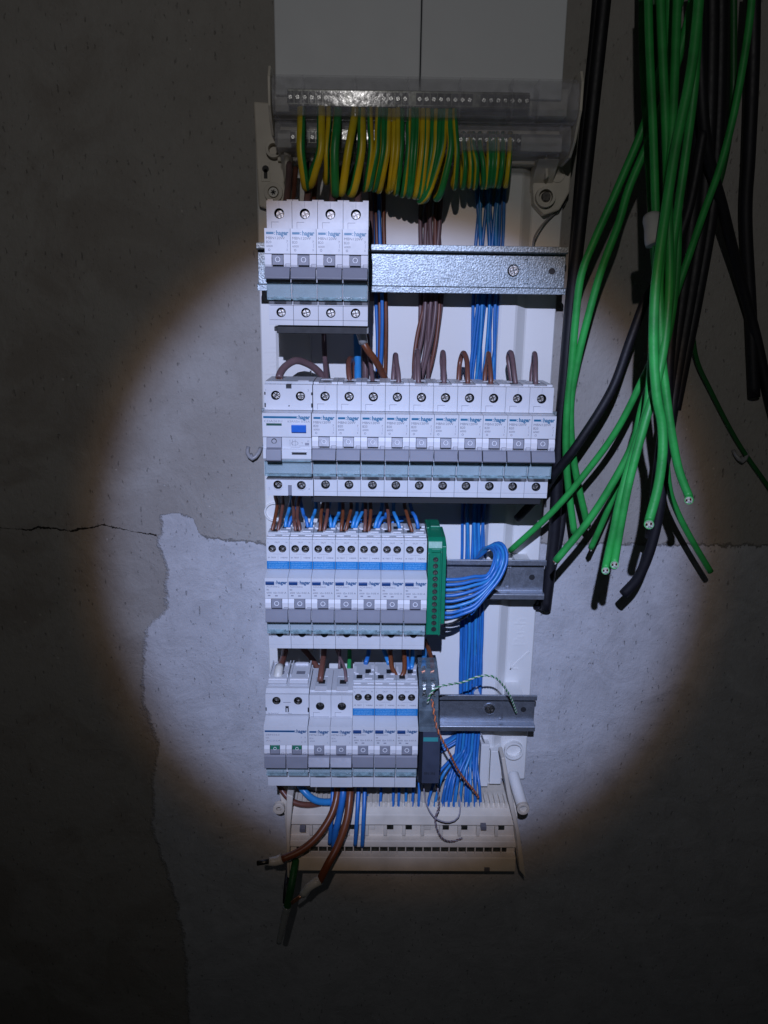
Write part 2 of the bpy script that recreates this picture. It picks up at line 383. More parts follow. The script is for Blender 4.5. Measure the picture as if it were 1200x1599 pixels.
    h = math_('MULTIPLY_ADD', tb, -0.5, h); h = math_('MULTIPLY_ADD', st, -0.4, h); h = math_('MULTIPLY_ADD', patch, 1.6, h); h = math_('MULTIPLY_ADD', dark, -3.5, h); h = math_('MULTIPLY_ADD', pit, -0.8, h); h = math_('MULTIPLY_ADD', spk, 0.6, h)
    bp = nd('ShaderNodeBump'); bp.inputs['Strength'].default_value = 0.8; bp.inputs['Distance'].default_value = 0.0012
    L.new(h, bp.inputs['Height']); L.new(bp.outputs['Normal'], b.inputs['Normal'])
    MATS['concrete'] = m
def nd_sel(nt, vo):
    s = nt.nodes.new('ShaderNodeSeparateColor'); nt.links.new(vo.outputs['Color'], s.inputs[0]); return s.outputs[0]
wall_material()
mb = MB(); mb.box(-1400, 1600, -1580, 1300, DW-120, DW, 'concrete')
wl = mb.build('concrete_wall'); tag(wl, 'rough grey concrete wall with a crack and a paler plaster patch behind the board', 'wall', kind='structure')

# wire-fixing stub and clip on the wall, paint blob
def clip(u, v, label, flip=1):
    x, y, _ = at(u, v, DW)
    mb = MB(); mb.tube([(x-4*flip, y+6, DW+1), (x-4.5*flip, y+1, DW+4), (x, y-3.5, DW+7), (x+5*flip, y+1, DW+5), (x+6.5*flip, y+5, DW+1)], 1.7, 'clip_grey', 10)
    mb.tube([(x-2*flip, y-1, DW-1), (x-1*flip, y-2, DW+7)], 1.6, 'clip_grey', 8)
    o = mb.build('cable_clip', origin=(x, y, DW)); tag(o, label, 'clip', 'cable clips nailed to the wall')
clip(396, 708, 'grey bent cable clip on the wall just left of the board')
clip(1155, 712, 'dim grey cable clip on the wall right of the green cables', -1)

# ================================================================== trunking above
for x0, x1, lab in ((3.5, 105.2, 'plain pale grey trunking cover above the board, left of the seam'),
                    (106.0, 206.5, 'plain pale grey trunking cover above the board, right of the seam')):
    mb = MB(); mb.box(x0, x1, 116, 640, DW+.2, 12, 'trunking_grey')
    o = mb.build('trunking', bevel=0.8, origin=(x0, 116, DW)); tag(o, lab, 'trunking', 'trunking covers above the board')

# ================================================================== enclosure base
base = thing('enclosure_base', 'white plastic back plate of the distribution board screwed to the concrete wall', 'enclosure', 100, -460, DW)
BO = (100, -460, DW)
class OffMB(MB): pass
def part(mb, name, parent, origin, bevel=0.0, label=None):
    """world-mm mesh parented under a thing standing at origin"""
    o = mb.build(name, parent=parent, bevel=bevel, origin=origin); o.location = (0, 0, 0)
    if label: o['label'] = label
    return o
mb = MB()
prof = [(-18.5, DW+.3), (-18.5, -37), (-17.5, -36), (-6, -36), (-4, DB), (174, DB), (176, -31.5), (178, -30.5), (189, -30.5), (191, -31.5), (198.5, -38.5), (200, -39), (223, -39), (224, -40), (224, DW+.3)]
mb.ydprofile(prof, -466, 119, 'base_white')
part(mb, 'back_plate', base, BO, 0.3)
for y in (-60, -190, -315, -440):       # short ribs moulded into the plate
    mb = MB(); mb.box(22, 23.2, y-24, y+24, DB, -33, 'base_white'); part(mb, 'rib', base, BO, 0.3)
for ry in (0, -125, -250, -375):
    for xa, xb, dd in ((28, 40, DB), (168, 173, DB), (199, 212, -39)):
        mb = MB(); mb.box(xa, xb, ry-11, ry+11, dd, -8.6, 'base_white'); part(mb, 'rail_support', base, BO, 0.3)
mb = MB()
for (u, v) in ((812, 1008),):
    x, y, _ = at(u, v, -38.6); mb.text('Push', 15, x+4, y, -38.95, 'base_white', rotz=math.pi/2, depth=0.5, bold=0.01)
part(mb, 'embossed_marking', base, BO); mb = MB()
x, y, _ = at(424, 585, -36); mb.text('Push', 13, x+4, y, -36, 'base_white', rotz=math.pi/2, depth=0.35)
part(mb, 'embossed_marking', base, BO); mb = MB()
ax, ay, _ = at(812, 1032, -38.6)
for p in ([(-8,-7),(-7,-8.2),(5,5),(4,6.2)], [(-9,-9),(-1,-8.5),(-1,-7.3),(-8.6,-7.6)], [(-9,-9),(-7.6,-8.6),(-7.2,-1),(-8.4,-1)], [(5,5),(9,9),(8,10),(4,6.2)]):
    mb.plate([(ax+a, ay+b) for a, b in p], -39, -38.4, 'base_white')
part(mb, 'embossed_arrow', base, BO)

def boss(mb, u, v, ro, ri, d0, d1, m='base_ivory', hole='gap_black'):
    x, y, _ = at(u, v, d1)
    mb.ring(x, y, d0, d1, ro, ri, m); mb.cyl(x, y, d0+.2, d0+.5, ri+.05, hole); return x, y
def pxplate(mb, pts, d0, d1, m):
    mb.plate([at(u, v, d1)[:2] for u, v in pts], d0, d1, m)
mb = MB(); pxplate(mb, [(396,158),(424,160),(428,205),(436,225),(446,238),(449,258),(444,285),(450,320),(430,330),(404,322),(401,260)], -36.2, -27, 'base_ivory')
pxplate(mb, [(443,236),(452,240),(452,292),(446,292)], -27, -8, 'base_ivory')
part(mb, 'corner_bracket', base, BO, 1.2)
mb = MB(); boss(mb, 427, 232, 6.2, 3.8, -28, -19); part(mb, 'screw_boss', base, BO, 0.3); mb = MB(); boss(mb, 427, 300, 7.2, 4.2, -28, -24); part(mb, 'screw_boss', base, BO, 0.3); mb = MB()
x, y, _ = at(415, 268, -26); mb.box(x-3.4, x+3.4, y-7, y+7, -28, -26.4, 'base_ivory'); mb.cyl(x, y+2, -27, -26.2, 2.6, 'gap_black'); mb.box(x-1.4, x+1.4, y-5, y+2, -27, -26.2, 'gap_black')
part(mb, 'screw_boss', base, BO, 0.3)
mb = MB(); x, y, _ = at(427, 300, -23); mb.cyl(x, y, -27, -23.2, 3.9, 'ferrule_white', r1=3.4); 
for k in range(3):
    a = k*math.pi/3+.2; c, s_ = math.cos(a), math.sin(a)
    mb.plate([(x+c*2-s_*.45, y+s_*2+c*.45), (x-c*2-s_*.45, y-s_*2+c*.45), (x-c*2+s_*.45, y-s_*2-c*.45), (x+c*2+s_*.45, y+s_*2-c*.45)], -23.3, -23.1, 'gap_black')
part(mb, 'screw', base, BO)
mb = MB(); pxplate(mb, [(893,200),(893,262),(890,300),(874,328),(850,336),(834,318),(832,290),(842,262),(852,240),(870,214)], -39, -27, 'base_ivory')
pxplate(mb, [(851,240),(856,238),(858,275),(853,280)], -27, -14, 'base_ivory')
part(mb, 'corner_bracket', base, BO, 1.2)
mb = MB(); boss(mb, 880, 235, 6.6, 3.9, -28, -17); part(mb, 'screw_boss', base, BO, 0.3); mb = MB(); boss(mb, 853, 307, 7.6, 5.4, -28, -21); part(mb, 'screw_boss', base, BO, 0.3); mb = MB(); boss(mb, 871, 272, 6.0, 4.6, -28, -26)
part(mb, 'screw_boss', base, BO, 0.3)
mb = MB(); x, y, _ = at(853, 307, -25); mb.screw(x, y, -24, 3.6, 'screw_dark', 0.8); part(mb, 'screw', base, BO)
mb = MB(); boss(mb, 803, 1174, 9.0, 7.2, -40, -33.5, 'base_white', 'clip_grey'); part(mb, 'screw_boss', base, BO, 0.3); mb = MB(); boss(mb, 428, 800, 8.5, 7.0, -38, -33.5, 'base_white', 'clip_grey')
x, y, _ = at(812, 1200, -39)
part(mb, 'screw_boss', base, BO, 0.4)

# ================================================================== mounting rails
def rail(x0, x1, ry, m, lab, first=None):
    o = thing('din_rail', lab, 'rail', x0, ry, -8.5, 'metal mounting rails across the board'); og = (x0, ry, -8.5)
    mb = MB()
    t = 1.0
    prof = [(17.5, 0), (17.5, -2.2), (16.6, -2.2), (16.6, -1.0), (13.8, -1.0), (13.4, -1.4), (13.4, -8.5), (-13.4, -8.5), (-13.4, -1.4), (-13.8, -1.0), (-16.6, -1.0), (-16.6, -2.2), (-17.5, -2.2), (-17.5, 0),
            (-13.2, 0), (-12.4, -.8), (-12.4, -7.5), (12.4, -7.5), (12.4, -.8), (13.2, 0)]
    mb.prism([(ry+a, b) for a, b in prof], x0, x1, m); part(mb, 'rail_profile', o, og, 0.25)
    mb = MB(); sx = x1-40
    mb.ring(sx, ry, -7.5, -6.6, 6.2, 5.0, m); mb.cyl(sx, ry, -7.45, -5.6, 4.6, 'screw_steel', r1=3.6); mb.screw(sx, ry, -4.9, 2.9, 'screw_steel', 0.3)
    part(mb, 'screw', o, og)
    mb = MB(); mb.box(sx+10.5, sx+11.7, ry-9.5, ry+9.5, -7.5, -5.8, m); mb.box(sx+8.3, sx+10.5, ry+8.3, ry+9.5, -7.5, -6, m); mb.box(sx+8.3, sx+10.5, ry-9.5, ry-8.3, -7.5, -6, m)
    part(mb, 'end_stop', o, og, 0.2)
    mb = MB(); mb.cyl(sx+30, ry, -7.6, -7.45, 2.5, 'gap_black'); part(mb, 'fixing_hole', o, og)
    return o
rail(-14.8, 221.8, 0, 'zinc_bright', 'bright speckled galvanised mounting rail holding the four top breakers, topmost rail')
rail(-14.0, 221.5, -125, 'zinc_bright', 'mounting rail hidden behind the full-width row of breakers')
rail(-13.0, 221.5, -250, 'zinc_smooth', 'smooth grey mounting rail beside the green terminal block, blue loop in front')
rail(-12.0, 221.5, -375, 'zinc_smooth', 'dark grey mounting rail behind the thin twisted pair, lowest rail')

# ================================================================== modules
W1 = 17.6
def logo(mb, x0, xb, xt, x1, y, m):
    mb.box(x0, xb, y-.75, y+.75, 64.0, 64.07, m); 
    mb.text(':', 3.6, xt-1.3, y-.95, 64.02, m, bold=0.03); mb.text('hager', 4.1, xt, y-1.2, 64.02, m, width=x1-xt, bold=0.035)
def mcb_body(mb, x0, x1, top=41.5, m='module_grey', sy=33.3, bot_holes=True):
    mb.prism([(top, 1), (top, 41), (22.8, 41), (22.5, 64), (6.2, 64), (5.9, 61), (-12.5, 61), (-12.5, 57.5), (-23.3, 56), (-23.3, 52), (-24.2, 46), (-27.6, 46), (-27.6, 41), (-41.5, 41), (-41.5, 1)], x0, x1, m)
def make_mcb(label, kind='std', dull=False, group=None):
    g = 'module_grey'
    t = thing('circuit_breaker', label, 'circuit breaker', 0, 0, 0, group)
    top = 41.5 if kind == 'std' else 43
    mb = MB(); a, b = 0.12, W1-0.12
    mcb_body(mb, a, b, top)
    mb.holed(a, b, 23.0, top, 41, 50, 8.8, 33.3, 3.45, g)
    if kind == 'std':
        mb.holed(a, b, -37.8, -28.1, 41, 50, 8.8, -32.7, 3.35, g); mb.box(a, b, -27.9, -24.9, 43, 50, g); mb.box(a, b, -41.5, -38.0, 41, 49.6, g)
    else:
        mb.holed(a, b, -37.8, -24.9, 41, 50, 8.8, -27.9, 2.8, g); mb.box(a, b, -41.5, -38.0, 41, 49.6, g)
    # top shelf with the wire entry
    mb.box(a, 4.0, top, top+1.6, 8, 44, g); mb.box(b-4.0, b, top, top+1.6, 8, 44, g); mb.box(4.0, b-4.0, top, top+1.0, 8, 18, g); mb.box(4.0, b-4, top+.02, top+.5, 36, 44, 'cheek_white')
    mb.box(4.0, b-4, top, top+.6, 18.1, 35.9, 'module_grey_dull'); mb.box(6.2, 11.6, top+.61, top+.7, 24, 31, 'gap_black')
    part(mb, 'housing', t, (0,0,0), 0.28)
    mb = MB()
    mb.prism([(5.8, 61), (5.8, 63.6), (3, 64.6), (-1, 64.4), (-3.2, 63), (-3.2, 61)], a, 4.7, 'cheek_white')
    mb.prism([(5.8, 61), (5.8, 63.6), (3, 64.6), (-1, 64.4), (-3.2, 63), (-3.2, 61)], 12.9, b, 'cheek_white')
    mb.box(14.2, b-.1, -0.6, -0.2, 64.4, 64.6, 'print_light'); mb.box(14.1, 14.5, -2.6, -0.2, 63.9, 64.5, 'print_light')
    part(mb, 'lever_guard', t, (0,0,0), 0.3)
    mb = MB(); mb.prism([(5.5, 61), (5.5, 63.0), (-1.2, 64.8), (-1.4, 61)], 5.0, 12.6, 'lever_grey')
    mb.prism([(-2.9, 61), (-2.3, 66.0), (-3.2, 67.0), (-9.6, 70.5), (-10.6, 69.8), (-9.0, 61)], a+.25, b-.25, 'lever_grey')
    mb.box(5.0, 12.6, -2.3, -1.4, 61, 62, 'gap_black')
    lv = part(mb, 'lever', t, (0,0,0), 0.25)
    mb = MB(); mb.ring(8.8, 2.4, 63.95, 64.25, 1.75, 1.35, 'print_white'); o = part(mb, 'off_mark', lv, (0,0,0)); 
    mb = MB(); mb.prism([(-12.8, 57.6), (-12.6, 59.6), (-22.6, 59.0), (-22.6, 56.2)], a+.6, b-.6, 'clear_cover')
    mb.box(a+.5, b-.5, -24.3, -22.8, 56.2, 60.2, 'clear_edge'); mb.box(a+4.5, b-4.5, -24.0, -22.0, 60.2, 60.8, 'clear_edge')
    mb.box(a+.3, a+.8, -24, -12.6, 56, 60.1, 'clear_edge'); mb.box(b-.8, b-.3, -24, -12.6, 56, 60.1, 'clear_edge')
    part(mb, 'label_cover', t, (0,0,0), 0.12)
    for sy, sl in ((33.3, 45.8), (-32.7 if kind == 'std' else -27.9, 45.8)):
        mb = MB(); mb.screw(8.8, sy-.2, sl, 2.75 if sy > -28 or kind == 'std' else 2.4, 'screw_steel', random.uniform(0, 1.5)); part(mb, 'terminal_screw', t, (0,0,0))
    mb = MB()
    if kind == 'std':
        logo(mb, 1.3, 6.4, 8.1, 16.4, 19.4, 'logo_teal')
        mb.text('MBN120W', 2.5, 1.3, 15.4, 64.02, 'print_grey', width=12.6); mb.text('B20', 2.4, 1.3, 12.8, 64.02, 'print_grey')
        mb.text('6000', 1.9, 1.4, 10.4, 64.02, 'print_grey', width=4.2); mb.ring(3.2, 8.6, 64.0, 64.06, .75, .5, 'print_grey')
        mb.text('7', 2.0, 15.0, 13.4, 64.02, 'print_grey'); mb.text('3', 1.8, 15.0, 8.2, 64.02, 'print_grey')
        mb.box(15.6, 15.8, 10.2, 13.0, 64, 64.06, 'print_light')
    else:
        logo(mb, 1.1, 6.6, 8.3, 16.6, 18.2, 'logo_blue')
        mb.text('MTN116W', 2.3, 1.2, 14.6, 64.02, 'print_grey', width=11.8); mb.text('B16', 2.1, 1.2, 11.8, 64.02, 'print_light')
        mb.text('6000', 1.7, 1.4, 9.4, 64.02, 'print_light', width=4); mb.text('1', 1.8, 15.2, 13.5, 64.02, 'print_grey'); mb.text('2', 1.8, 15.2, 8.0, 64.02, 'print_light')
        mb.box(1, 16, 23.6, 24.0, 50, 50.06, 'print_light')
    mb.box(3.2, 8.4, 27.6, 27.85, 50, 50.06, 'print_grey'); mb.box(3.2, 3.42, 23.6, 27.6, 50, 50.06, 'print_grey'); mb.box(8.7, 8.9, 37.2, top-.4, 50, 50.06, 'print_light')
    part(mb, 'printed_marking', t, (0,0,0))
    return t

def make_rcbo(label, group):
    g = 'module_grey'; t = thing('residual_current_breaker', label, 'safety breaker', 0, 0, 0, group)
    a, b = 0.12, W1-0.12; top = 49
    mb = MB()
    mb.prism([(top, 1), (top, 41), (25, 41), (24.8, 50), (22.5, 64), (6.2, 64), (5.9, 61), (-12.5, 61), (-12.5, 57.5), (-23.3, 56), (-23.3, 52), (-24.5, 46), (-25.5, 46), (-25.5, 41), (-41.5, 41), (-41.5, 1)], a, b, g)
    mb.holed(a, 8.45, 25.2, top, 41, 50, 4.5, 41.6, 3.0, g, inner='screw_dark'); mb.holed(8.45, b, 25.2, top, 41, 50, 12.3, 41.6, 3.0, g, inner='screw_dark')
    mb.holed(a, b, -38.0, -25.8, 41, 49.5, 8.8, -28.8, 2.9, g, inner='gap_black'); mb.box(a, b, -41.5, -38.2, 41, 49.2, g)
    # stepped top with raised tongues between the wire entries
    mb.box(a, b, top, top+1.2, 40, 47.5, g); mb.box(a, b, top, top+2.6, 10, 39.8, 'module_grey_dull')
    for (xa, xb, d0, d1, h) in ((.6, 6.4, 42, 43.6, 1.9), (11.6, 17, 42, 43.6, 1.9), (9.2, 15.6, 36.4, 38.0, 3.4), (1.2, 4.2, 28, 29.5, 3.4), (13.2, 16.6, 28, 29.5, 3.4), (7.6, 9.6, 30, 39, 3.0), (.3, 2.4, 16, 27, 3.4), (14.8, 17.2, 14, 22, 3.6)):
        mb.box(xa, xb, top+.3, top+h, d0, d1, 'cheek_white')
    mb.box(2.6, 7.4, top+2.61, top+2.7, 30.5, 37, 'gap_black'); mb.box(9.8, 14.4, top+2.61, top+2.7, 20, 27.5, 'gap_black')
    part(mb, 'housing', t, (0,0,0), 0.26)
    mb = MB()
    for x0, x1 in ((a, 4.6), (13.0, b)):
        mb.prism([(5.8, 61), (5.8, 63.6), (3, 64.6), (-1, 64.4), (-3.2, 63), (-3.2, 61)], x0, x1, 'cheek_white')
    mb.box(14.4, b-.1, -0.8, -0.4, 64.4, 64.6, 'print_light')
    part(mb, 'lever_guard', t, (0,0,0), 0.3)
    mb = MB(); mb.prism([(5.5, 61), (5.5, 63.2), (-1.2, 64.6), (-1.4, 61)], 4.9, 12.7, 'lever_grey')
    mb.prism([(-2.6, 61), (-2.2, 64.6), (-3.2, 65.6), (-11.4, 67.5), (-12.2, 66.8), (-12.0, 61)], a+.25, b-.25, 'lever_grey')
    mb.box(4.9, 12.7, -2.2, -1.6, 61, 62, 'gap_black')
    lv = part(mb, 'lever', t, (0,0,0), 0.25)
    mb = MB(); mb.ring(8.8, 2.3, 63.95, 64.3, 1.85, 1.4, 'print_white'); part(mb, 'off_mark', lv, (0,0,0))
    mb = MB(); mb.prism([(-13.4, 57.2), (-13.2, 59.6), (-22.6, 59.0), (-22.6, 55.8)], a+.6, b-.6, 'clear_cover')
    mb.box(a+.5, b-.5, -24.2, -22.8, 56.2, 60.0, 'clear_edge'); mb.box(a+2.5, b-2.5, -23.2, -20.6, 60.0, 60.6, 'clear_edge')
    mb.box(a+.3, a+.8, -24, -13, 56, 60.1, 'clear_edge'); mb.box(b-.8, b-.3, -24, -13, 56, 60.1, 'clear_edge')
    part(mb, 'label_cover', t, (0,0,0), 0.12)
    mb = MB(); mb.box(.7, 7.3, 17.6, 20.2, 64, 65.2, 'test_navy'); part(mb, 'test_button', t, (0,0,0), 0.3)
    for sx, sy, r in ((4.5, 41.6, 2.7), (12.3, 41.6, 2.7), (8.8, -28.8, 2.6)):
        mb = MB(); mb.screw(sx, sy-.2, 44.6 if sy > 0 else 48.5, r, 'screw_steel' if sy > 0 else 'screw_dark', random.uniform(.2, 1.4)); part(mb, 'terminal_screw', t, (0,0,0))
    mb = MB()
    mb.box(a+.05, b-.05, 25.3, 31.6, 50, 50.12, 'sticker_blue')
    for k, s_ in enumerate(('Insulation Resistance', 'test can be carried out', 'at load terminals with', 'device in OFF position')):
        mb.text(s_, 1.45, 1.4, 30.15-k*1.45, 50.14, 'sticker_print', width=14.6)
    part(mb, 'blue_sticker', t, (0,0,0))
    mb = MB()
    mb.text('L', 1.7, 1.2, 45.9, 50.02, 'print_grey'); mb.text('OUT', 1.7, 6.6, 46.1, 50.02, 'print_grey', width=3.9); mb.text('N', 1.7, 15.0, 46.1, 50.02, 'print_grey')
    mb.text('IR TEST', 1.5, 1.2, 33.9, 50.02, 'print_grey', width=6.2); mb.text('HERE', 1.5, 11.0, 33.9, 50.02, 'print_grey', width=5.2)
    mb.box(5.0, 12.4, 37.2, 37.35, 50, 50.05, 'print_light'); mb.box(8.75, 8.9, 32, 36, 50, 50.05, 'print_light')
    mb.text(':', 3.2, 8.0, 18.0, 64.02, 'logo_blue', bold=0.02); mb.text('hager', 4.0, 9.0, 17.9, 64.02, 'logo_blue', width=8.0, bold=0.035)
    mb.text('ADA306G', 2.1, 1.3, 15.2, 64.02, 'print_light', width=9.8); mb.text('B6', 1.9, 1.4, 12.8, 64.02, 'print_grey')
    mb.text('6000', 1.8, 1.4, 10.3, 64.02, 'print_grey', width=3.8); mb.text('I\u0394n 0.03 A', 2.0, 6.6, 10.3, 64.02, 'print_grey', width=9.6)
    mb.box(2.2, 4.2, 8.2, 9.2, 64, 64.05, 'print_light'); mb.box(7.6, 9.8, 8.0, 9.0, 64, 64.05, 'print_light')
    part(mb, 'printed_marking', t, (0,0,0)); mb = MB(); mb.text('N', 1.6, 2.0, -32.0, 49.52, 'print_light')
    part(mb, 'printed_marking', t, (0,0,0))
    return t

# ---- row one: four breakers
m0 = make_mcb('', 'std', group='single breakers in the upper two rows')
def put(o, x, y, label): o.location = G(x, y, 0); o['label'] = label; return o
put(m0, 0, 0, 'grey breaker in the top row of four, leftmost beside the rail end')
dup(m0, W1, 0, 0, 'second grey breaker from the left in the top row of four')
dup(m0, 2*W1, 0, 0, 'third grey breaker from the left in the top row of four')
dup(m0, 3*W1, 0, 0, 'rightmost grey breaker of the top row of four, next to bare rail')
# ---- row two: RCD and ten breakers
XR2 = -4.7
for k in range(10):
    lab = ('grey breaker directly right of the wide device with the blue button', 'rightmost grey breaker in the full-width row, beside the black cable')
    l = lab[0] if k == 0 else lab[1] if k == 9 else '%s single grey breaker from the wide device in the full-width second row' % ORD[k]
    dup(m0, XR2+35.2+k*W1+0.3, -125, 0, l)

def make_wide(kind):
    a, b = 0.15, 35.05; g = 'module_grey'
    if kind == 'rcd':
        t = thing('residual_current_switch', 'wide grey safety switch with a bright blue test button at the left of second row', 'safety switch', XR2, -125, 0)
        mb = MB(); mb.prism([(41.5, 1), (41.5, 41), (22.8, 41), (22.5, 64), (5.5, 64), (5.0, 62.5), (-3.2, 62.5), (-3.6, 64), (-10.5, 64), (-12.5, 62), (-12.5, 57.5), (-23.3, 56), (-23.3, 52), (-24.2, 46), (-27.6, 46), (-27.6, 41), (-41.5, 41), (-41.5, 1)], a, b, g)
        mb.holed(a, 16, 23, 41.5, 41, 50, 8.4, 33.6, 3.4, g); mb.holed(16, 20, 23, 38.5, 41, 50, 18, 26, 0.5, g); mb.holed(20, b, 23, 41.5, 41, 50, 26.4, 33.2, 3.4, g)
        mb.box(16, 20, 38.5, 41.5, 41, 46, 'gap_black')
        mb.holed(a, 16.2, -41.5, -28.3, 41, 50, 8.6, -33.2, 3.3, g); mb.box(16.2, 19, -33.5, -28.3, 41, 50, g); mb.box(16.2, 19, -41.5, -33.5, 41, 48.8, 'lever_grey'); mb.holed(19, b, -41.5, -28.3, 41, 50, 26.2, -33.4, 3.3, g)
        mb.box(a, b, 41.5, 43.2, 4, 44, 'module_grey_dull'); mb.box(24, 32, 43.2, 43.6, 34, 42, 'cheek_white')
        for x0 in (a-.02, b-.9): mb.box(x0, x0+.95, 34, 36, 49.9, 50.2, 'gap_black'); mb.box(x0, x0+.95, 25, 28, 49.9, 50.2, 'gap_black')
        part(mb, 'housing', t, (XR2, -125, 0) and (0,0,0), 0.28)
        mb = MB(); mb.ring(8.6, -33.2, 50, 50.5, 4.0, 3.4, g); mb.ring(26.2, -33.4, 50, 50.5, 4.0, 3.4, g); part(mb, 'terminal_collar', t, (0,0,0))
        mb = MB(); mb.prism([(5.2, 62), (5.2, 65), (-2, 66.5), (-3, 69.5), (-10.5, 70.5), (-11.5, 69.5), (-11.5, 62)], 3.0, 13.8, 'lever_grey'); mb.box(3.4, 13.6, -12.8, -11.6, 60, 67, 'gap_black')
        lv = part(mb, 'lever', t, (0,0,0), 0.3)
        mb = MB(); mb.ring(8.5, 2.6, 65.2, 65.9, 1.9, 1.5, 'gap_black'); part(mb, 'off_mark', lv, (0,0,0))
        mb = MB(); mb.box(21, 31.6, 9.0, 14.4, 64, 66.2, 'test_blue'); part(mb, 'test_button', t, (0,0,0), 0.4)
        mb = MB(); mb.box(3.0, 14.0, 13.6, 15.2, 64, 64.3, 'green_slot'); part(mb, 'status_window', t, (0,0,0))
        mb = MB(); mb.box(21.0, 31.6, -7.4, -5.6, 64, 64.3, 'gap_black'); mb.box(20.6, 32, -5.6, -5.1, 64, 64.8, g); part(mb, 'label_slot', t, (0,0,0))
        mb = MB(); mb.prism([(-12.8, 57.6), (-12.6, 60.6), (-22.6, 59.4), (-22.6, 56.2)], a+.6, b-.6, 'clear_cover')
        mb.box(a+.3, b-.3, -24.4, -22.8, 56.2, 60.6, 'clear_edge'); mb.box(a+.3, a+.9, -24, -12.6, 56, 60.9, 'clear_edge'); mb.box(b-.9, b-.3, -24, -12.6, 56, 60.9, 'clear_edge'); mb.box(13.8, b-.8, -12.6, -11.8, 60, 64.6, 'clear_edge')
        part(mb, 'label_cover', t, (0,0,0), 0.12)
        for sx, sy in ((8.4, 33.4), (26.4, 33.0), (8.6, -33.4), (26.2, -33.6)):
            mb = MB(); mb.screw(sx, sy, 45.6, 2.8, 'screw_steel', random.uniform(0, 1.5)); part(mb, 'terminal_screw', t, (0,0,0))
        mb = MB(); logo(mb, .9, 24.8, 26.2, 34.4, 19.6, 'logo_teal')
        mb.text('CDA263U', 2.3, 1.4, 16.0, 64.02, 'print_light', width=13); mb.text('63A/I\u0394n 0.03A', 2.1, 18.2, 16.0, 64.02, 'print_light', width=16)
        for k in range(3): mb.box(19.5+k*1.9, 19.7+k*1.9, -1.5, 2.8, 62.5, 62.6, 'print_light'); mb.text('/', 2.0, 19.2+k*1.9, 2.2, 62.55, 'print_light')
        mb.box(20, 27, -2.4, -2.2, 62.5, 62.6, 'print_light'); mb.ring(23, 0.6, 62.5, 62.6, 1.5, 1.3, 'print_light', sx=1.7); mb.text('T', 2, 27.8, 0, 62.55, 'print_light'); mb.box(26, 33.6, -1.4, -1.2, 62.5, 62.6, 'print_light'); mb.box(30.4, 33.4, -.8, 1, 62.5, 62.56, 'print_light'); mb.text('A', 2, 32, 1.6, 62.55, 'print_light')
        part(mb, 'printed_marking', t, (0,0,0)); mb = MB()
        mb.text('1', 2.4, 1.2, 36.6, 50.02, 'print_light'); mb.text('3', 2.4, 31.6, 36.6, 50.02, 'print_light'); part(mb, 'terminal_number', t, (0,0,0)); mb = MB(); mb.text('2', 2.2, 1.6, -36.8, 50.02, 'print_light'); mb.text('4', 2.2, 31.4, -37.0, 50.02, 'print_light')
        part(mb, 'terminal_number', t, (0,0,0))
        return t
    t = thing('main_switch', 'wide grey main switch with two green-tipped levers at the left of bottom row', 'main switch', -10, -375, 0)
    mb = MB(); mb.prism([(46, 1), (46, 41), (25.5, 41), (25, 52), (22.5, 64), (6.2, 64), (5.9, 61), (-12.5, 61), (-12.5, 57.5), (-23.3, 56), (-23.3, 52), (-24.5, 48), (-41.5, 48), (-41.5, 1)], a, b, g)
    mb.holed(a, 17.5, 26, 43.5, 41, 50, 9.0, 38.0, 3.4, g, inner='screw_dark'); mb.holed(17.5, b, 26, 43.5, 41, 50, 26.4, 38.0, 3.4, g, inner='screw_dark')
    mb.prism([(43.6, 41), (43.6, 48), (46, 44), (46, 41)], a, b, g)
    for x0 in (1.2, 18.6):      # shrouded terminals rising behind
        mb.prism([(46, 4), (46, 38), (48.4, 40), (49.4, 38), (49.4, 4)], x0, x0+15, 'module_grey')
        mb.box(x0, x0+15, 49.4, 50.6, 34.5, 36.5, 'cheek_white'); mb.box(x0+2, x0+13, 49.4, 51.2, 6, 9, 'cheek_white')
        mb.box(x0-.4, x0+.6, 46, 51.6, 4, 30, g); mb.box(x0+14.4, x0+15.4, 46, 51.6, 4, 30, g)
        mb.box(x0+4.2, x0+11.4, 49.42, 49.5, 20, 25.5, 'lever_grey')
    mb.box(16.2, 18.8, 28, 33.2, 50, 50.4, 'gap_black'); mb.box(17.0, 18.0, 27.6, 31.5, 50.2, 50.6, g); mb.box(a, a+.8, 29, 32, 50, 50.3, 'gap_black'); mb.box(b-.9, b, 28, 32, 50, 50.3, 'gap_black')
    mb.box(14.5, 20.5, 36.4, 36.7, 50, 50.2, 'print_grey')
    for x0 in (6, 23.6): mb.box(x0, x0+5, -27.0, -24.8, 48, 49.2, 'gap_black')
    part(mb, 'housing', t, (0,0,0), 0.28)
    for x0 in (0, W1):
        mb = MB()
        for xa, xb in ((a+x0, x0+4.7), (12.8+x0, x0+W1-.2)): mb.prism([(5.8, 61), (5.8, 63.6), (3, 64.6), (-1, 64.4), (-3.2, 63), (-3.2, 61)], xa, xb, 'cheek_white')
        mb.box(x0+2.6, x0+4.6, -1.0, -.6, 64.4, 64.6, 'print_light'); mb.ring(x0+15, -.8, 64.4, 64.6, 1.1, .9, 'print_light')
        part(mb, 'lever_guard', t, (0,0,0), 0.3)
        mb = MB(); mb.prism([(5.5, 61), (5.5, 63.2), (2.2, 64.0), (2.2, 61)], x0+5, x0+12.5, 'lever_green'); mb.prism([(2.2, 61), (2.2, 64.0), (-1.2, 64.8), (-1.4, 61)], x0+5, x0+12.5, 'lever_grey')
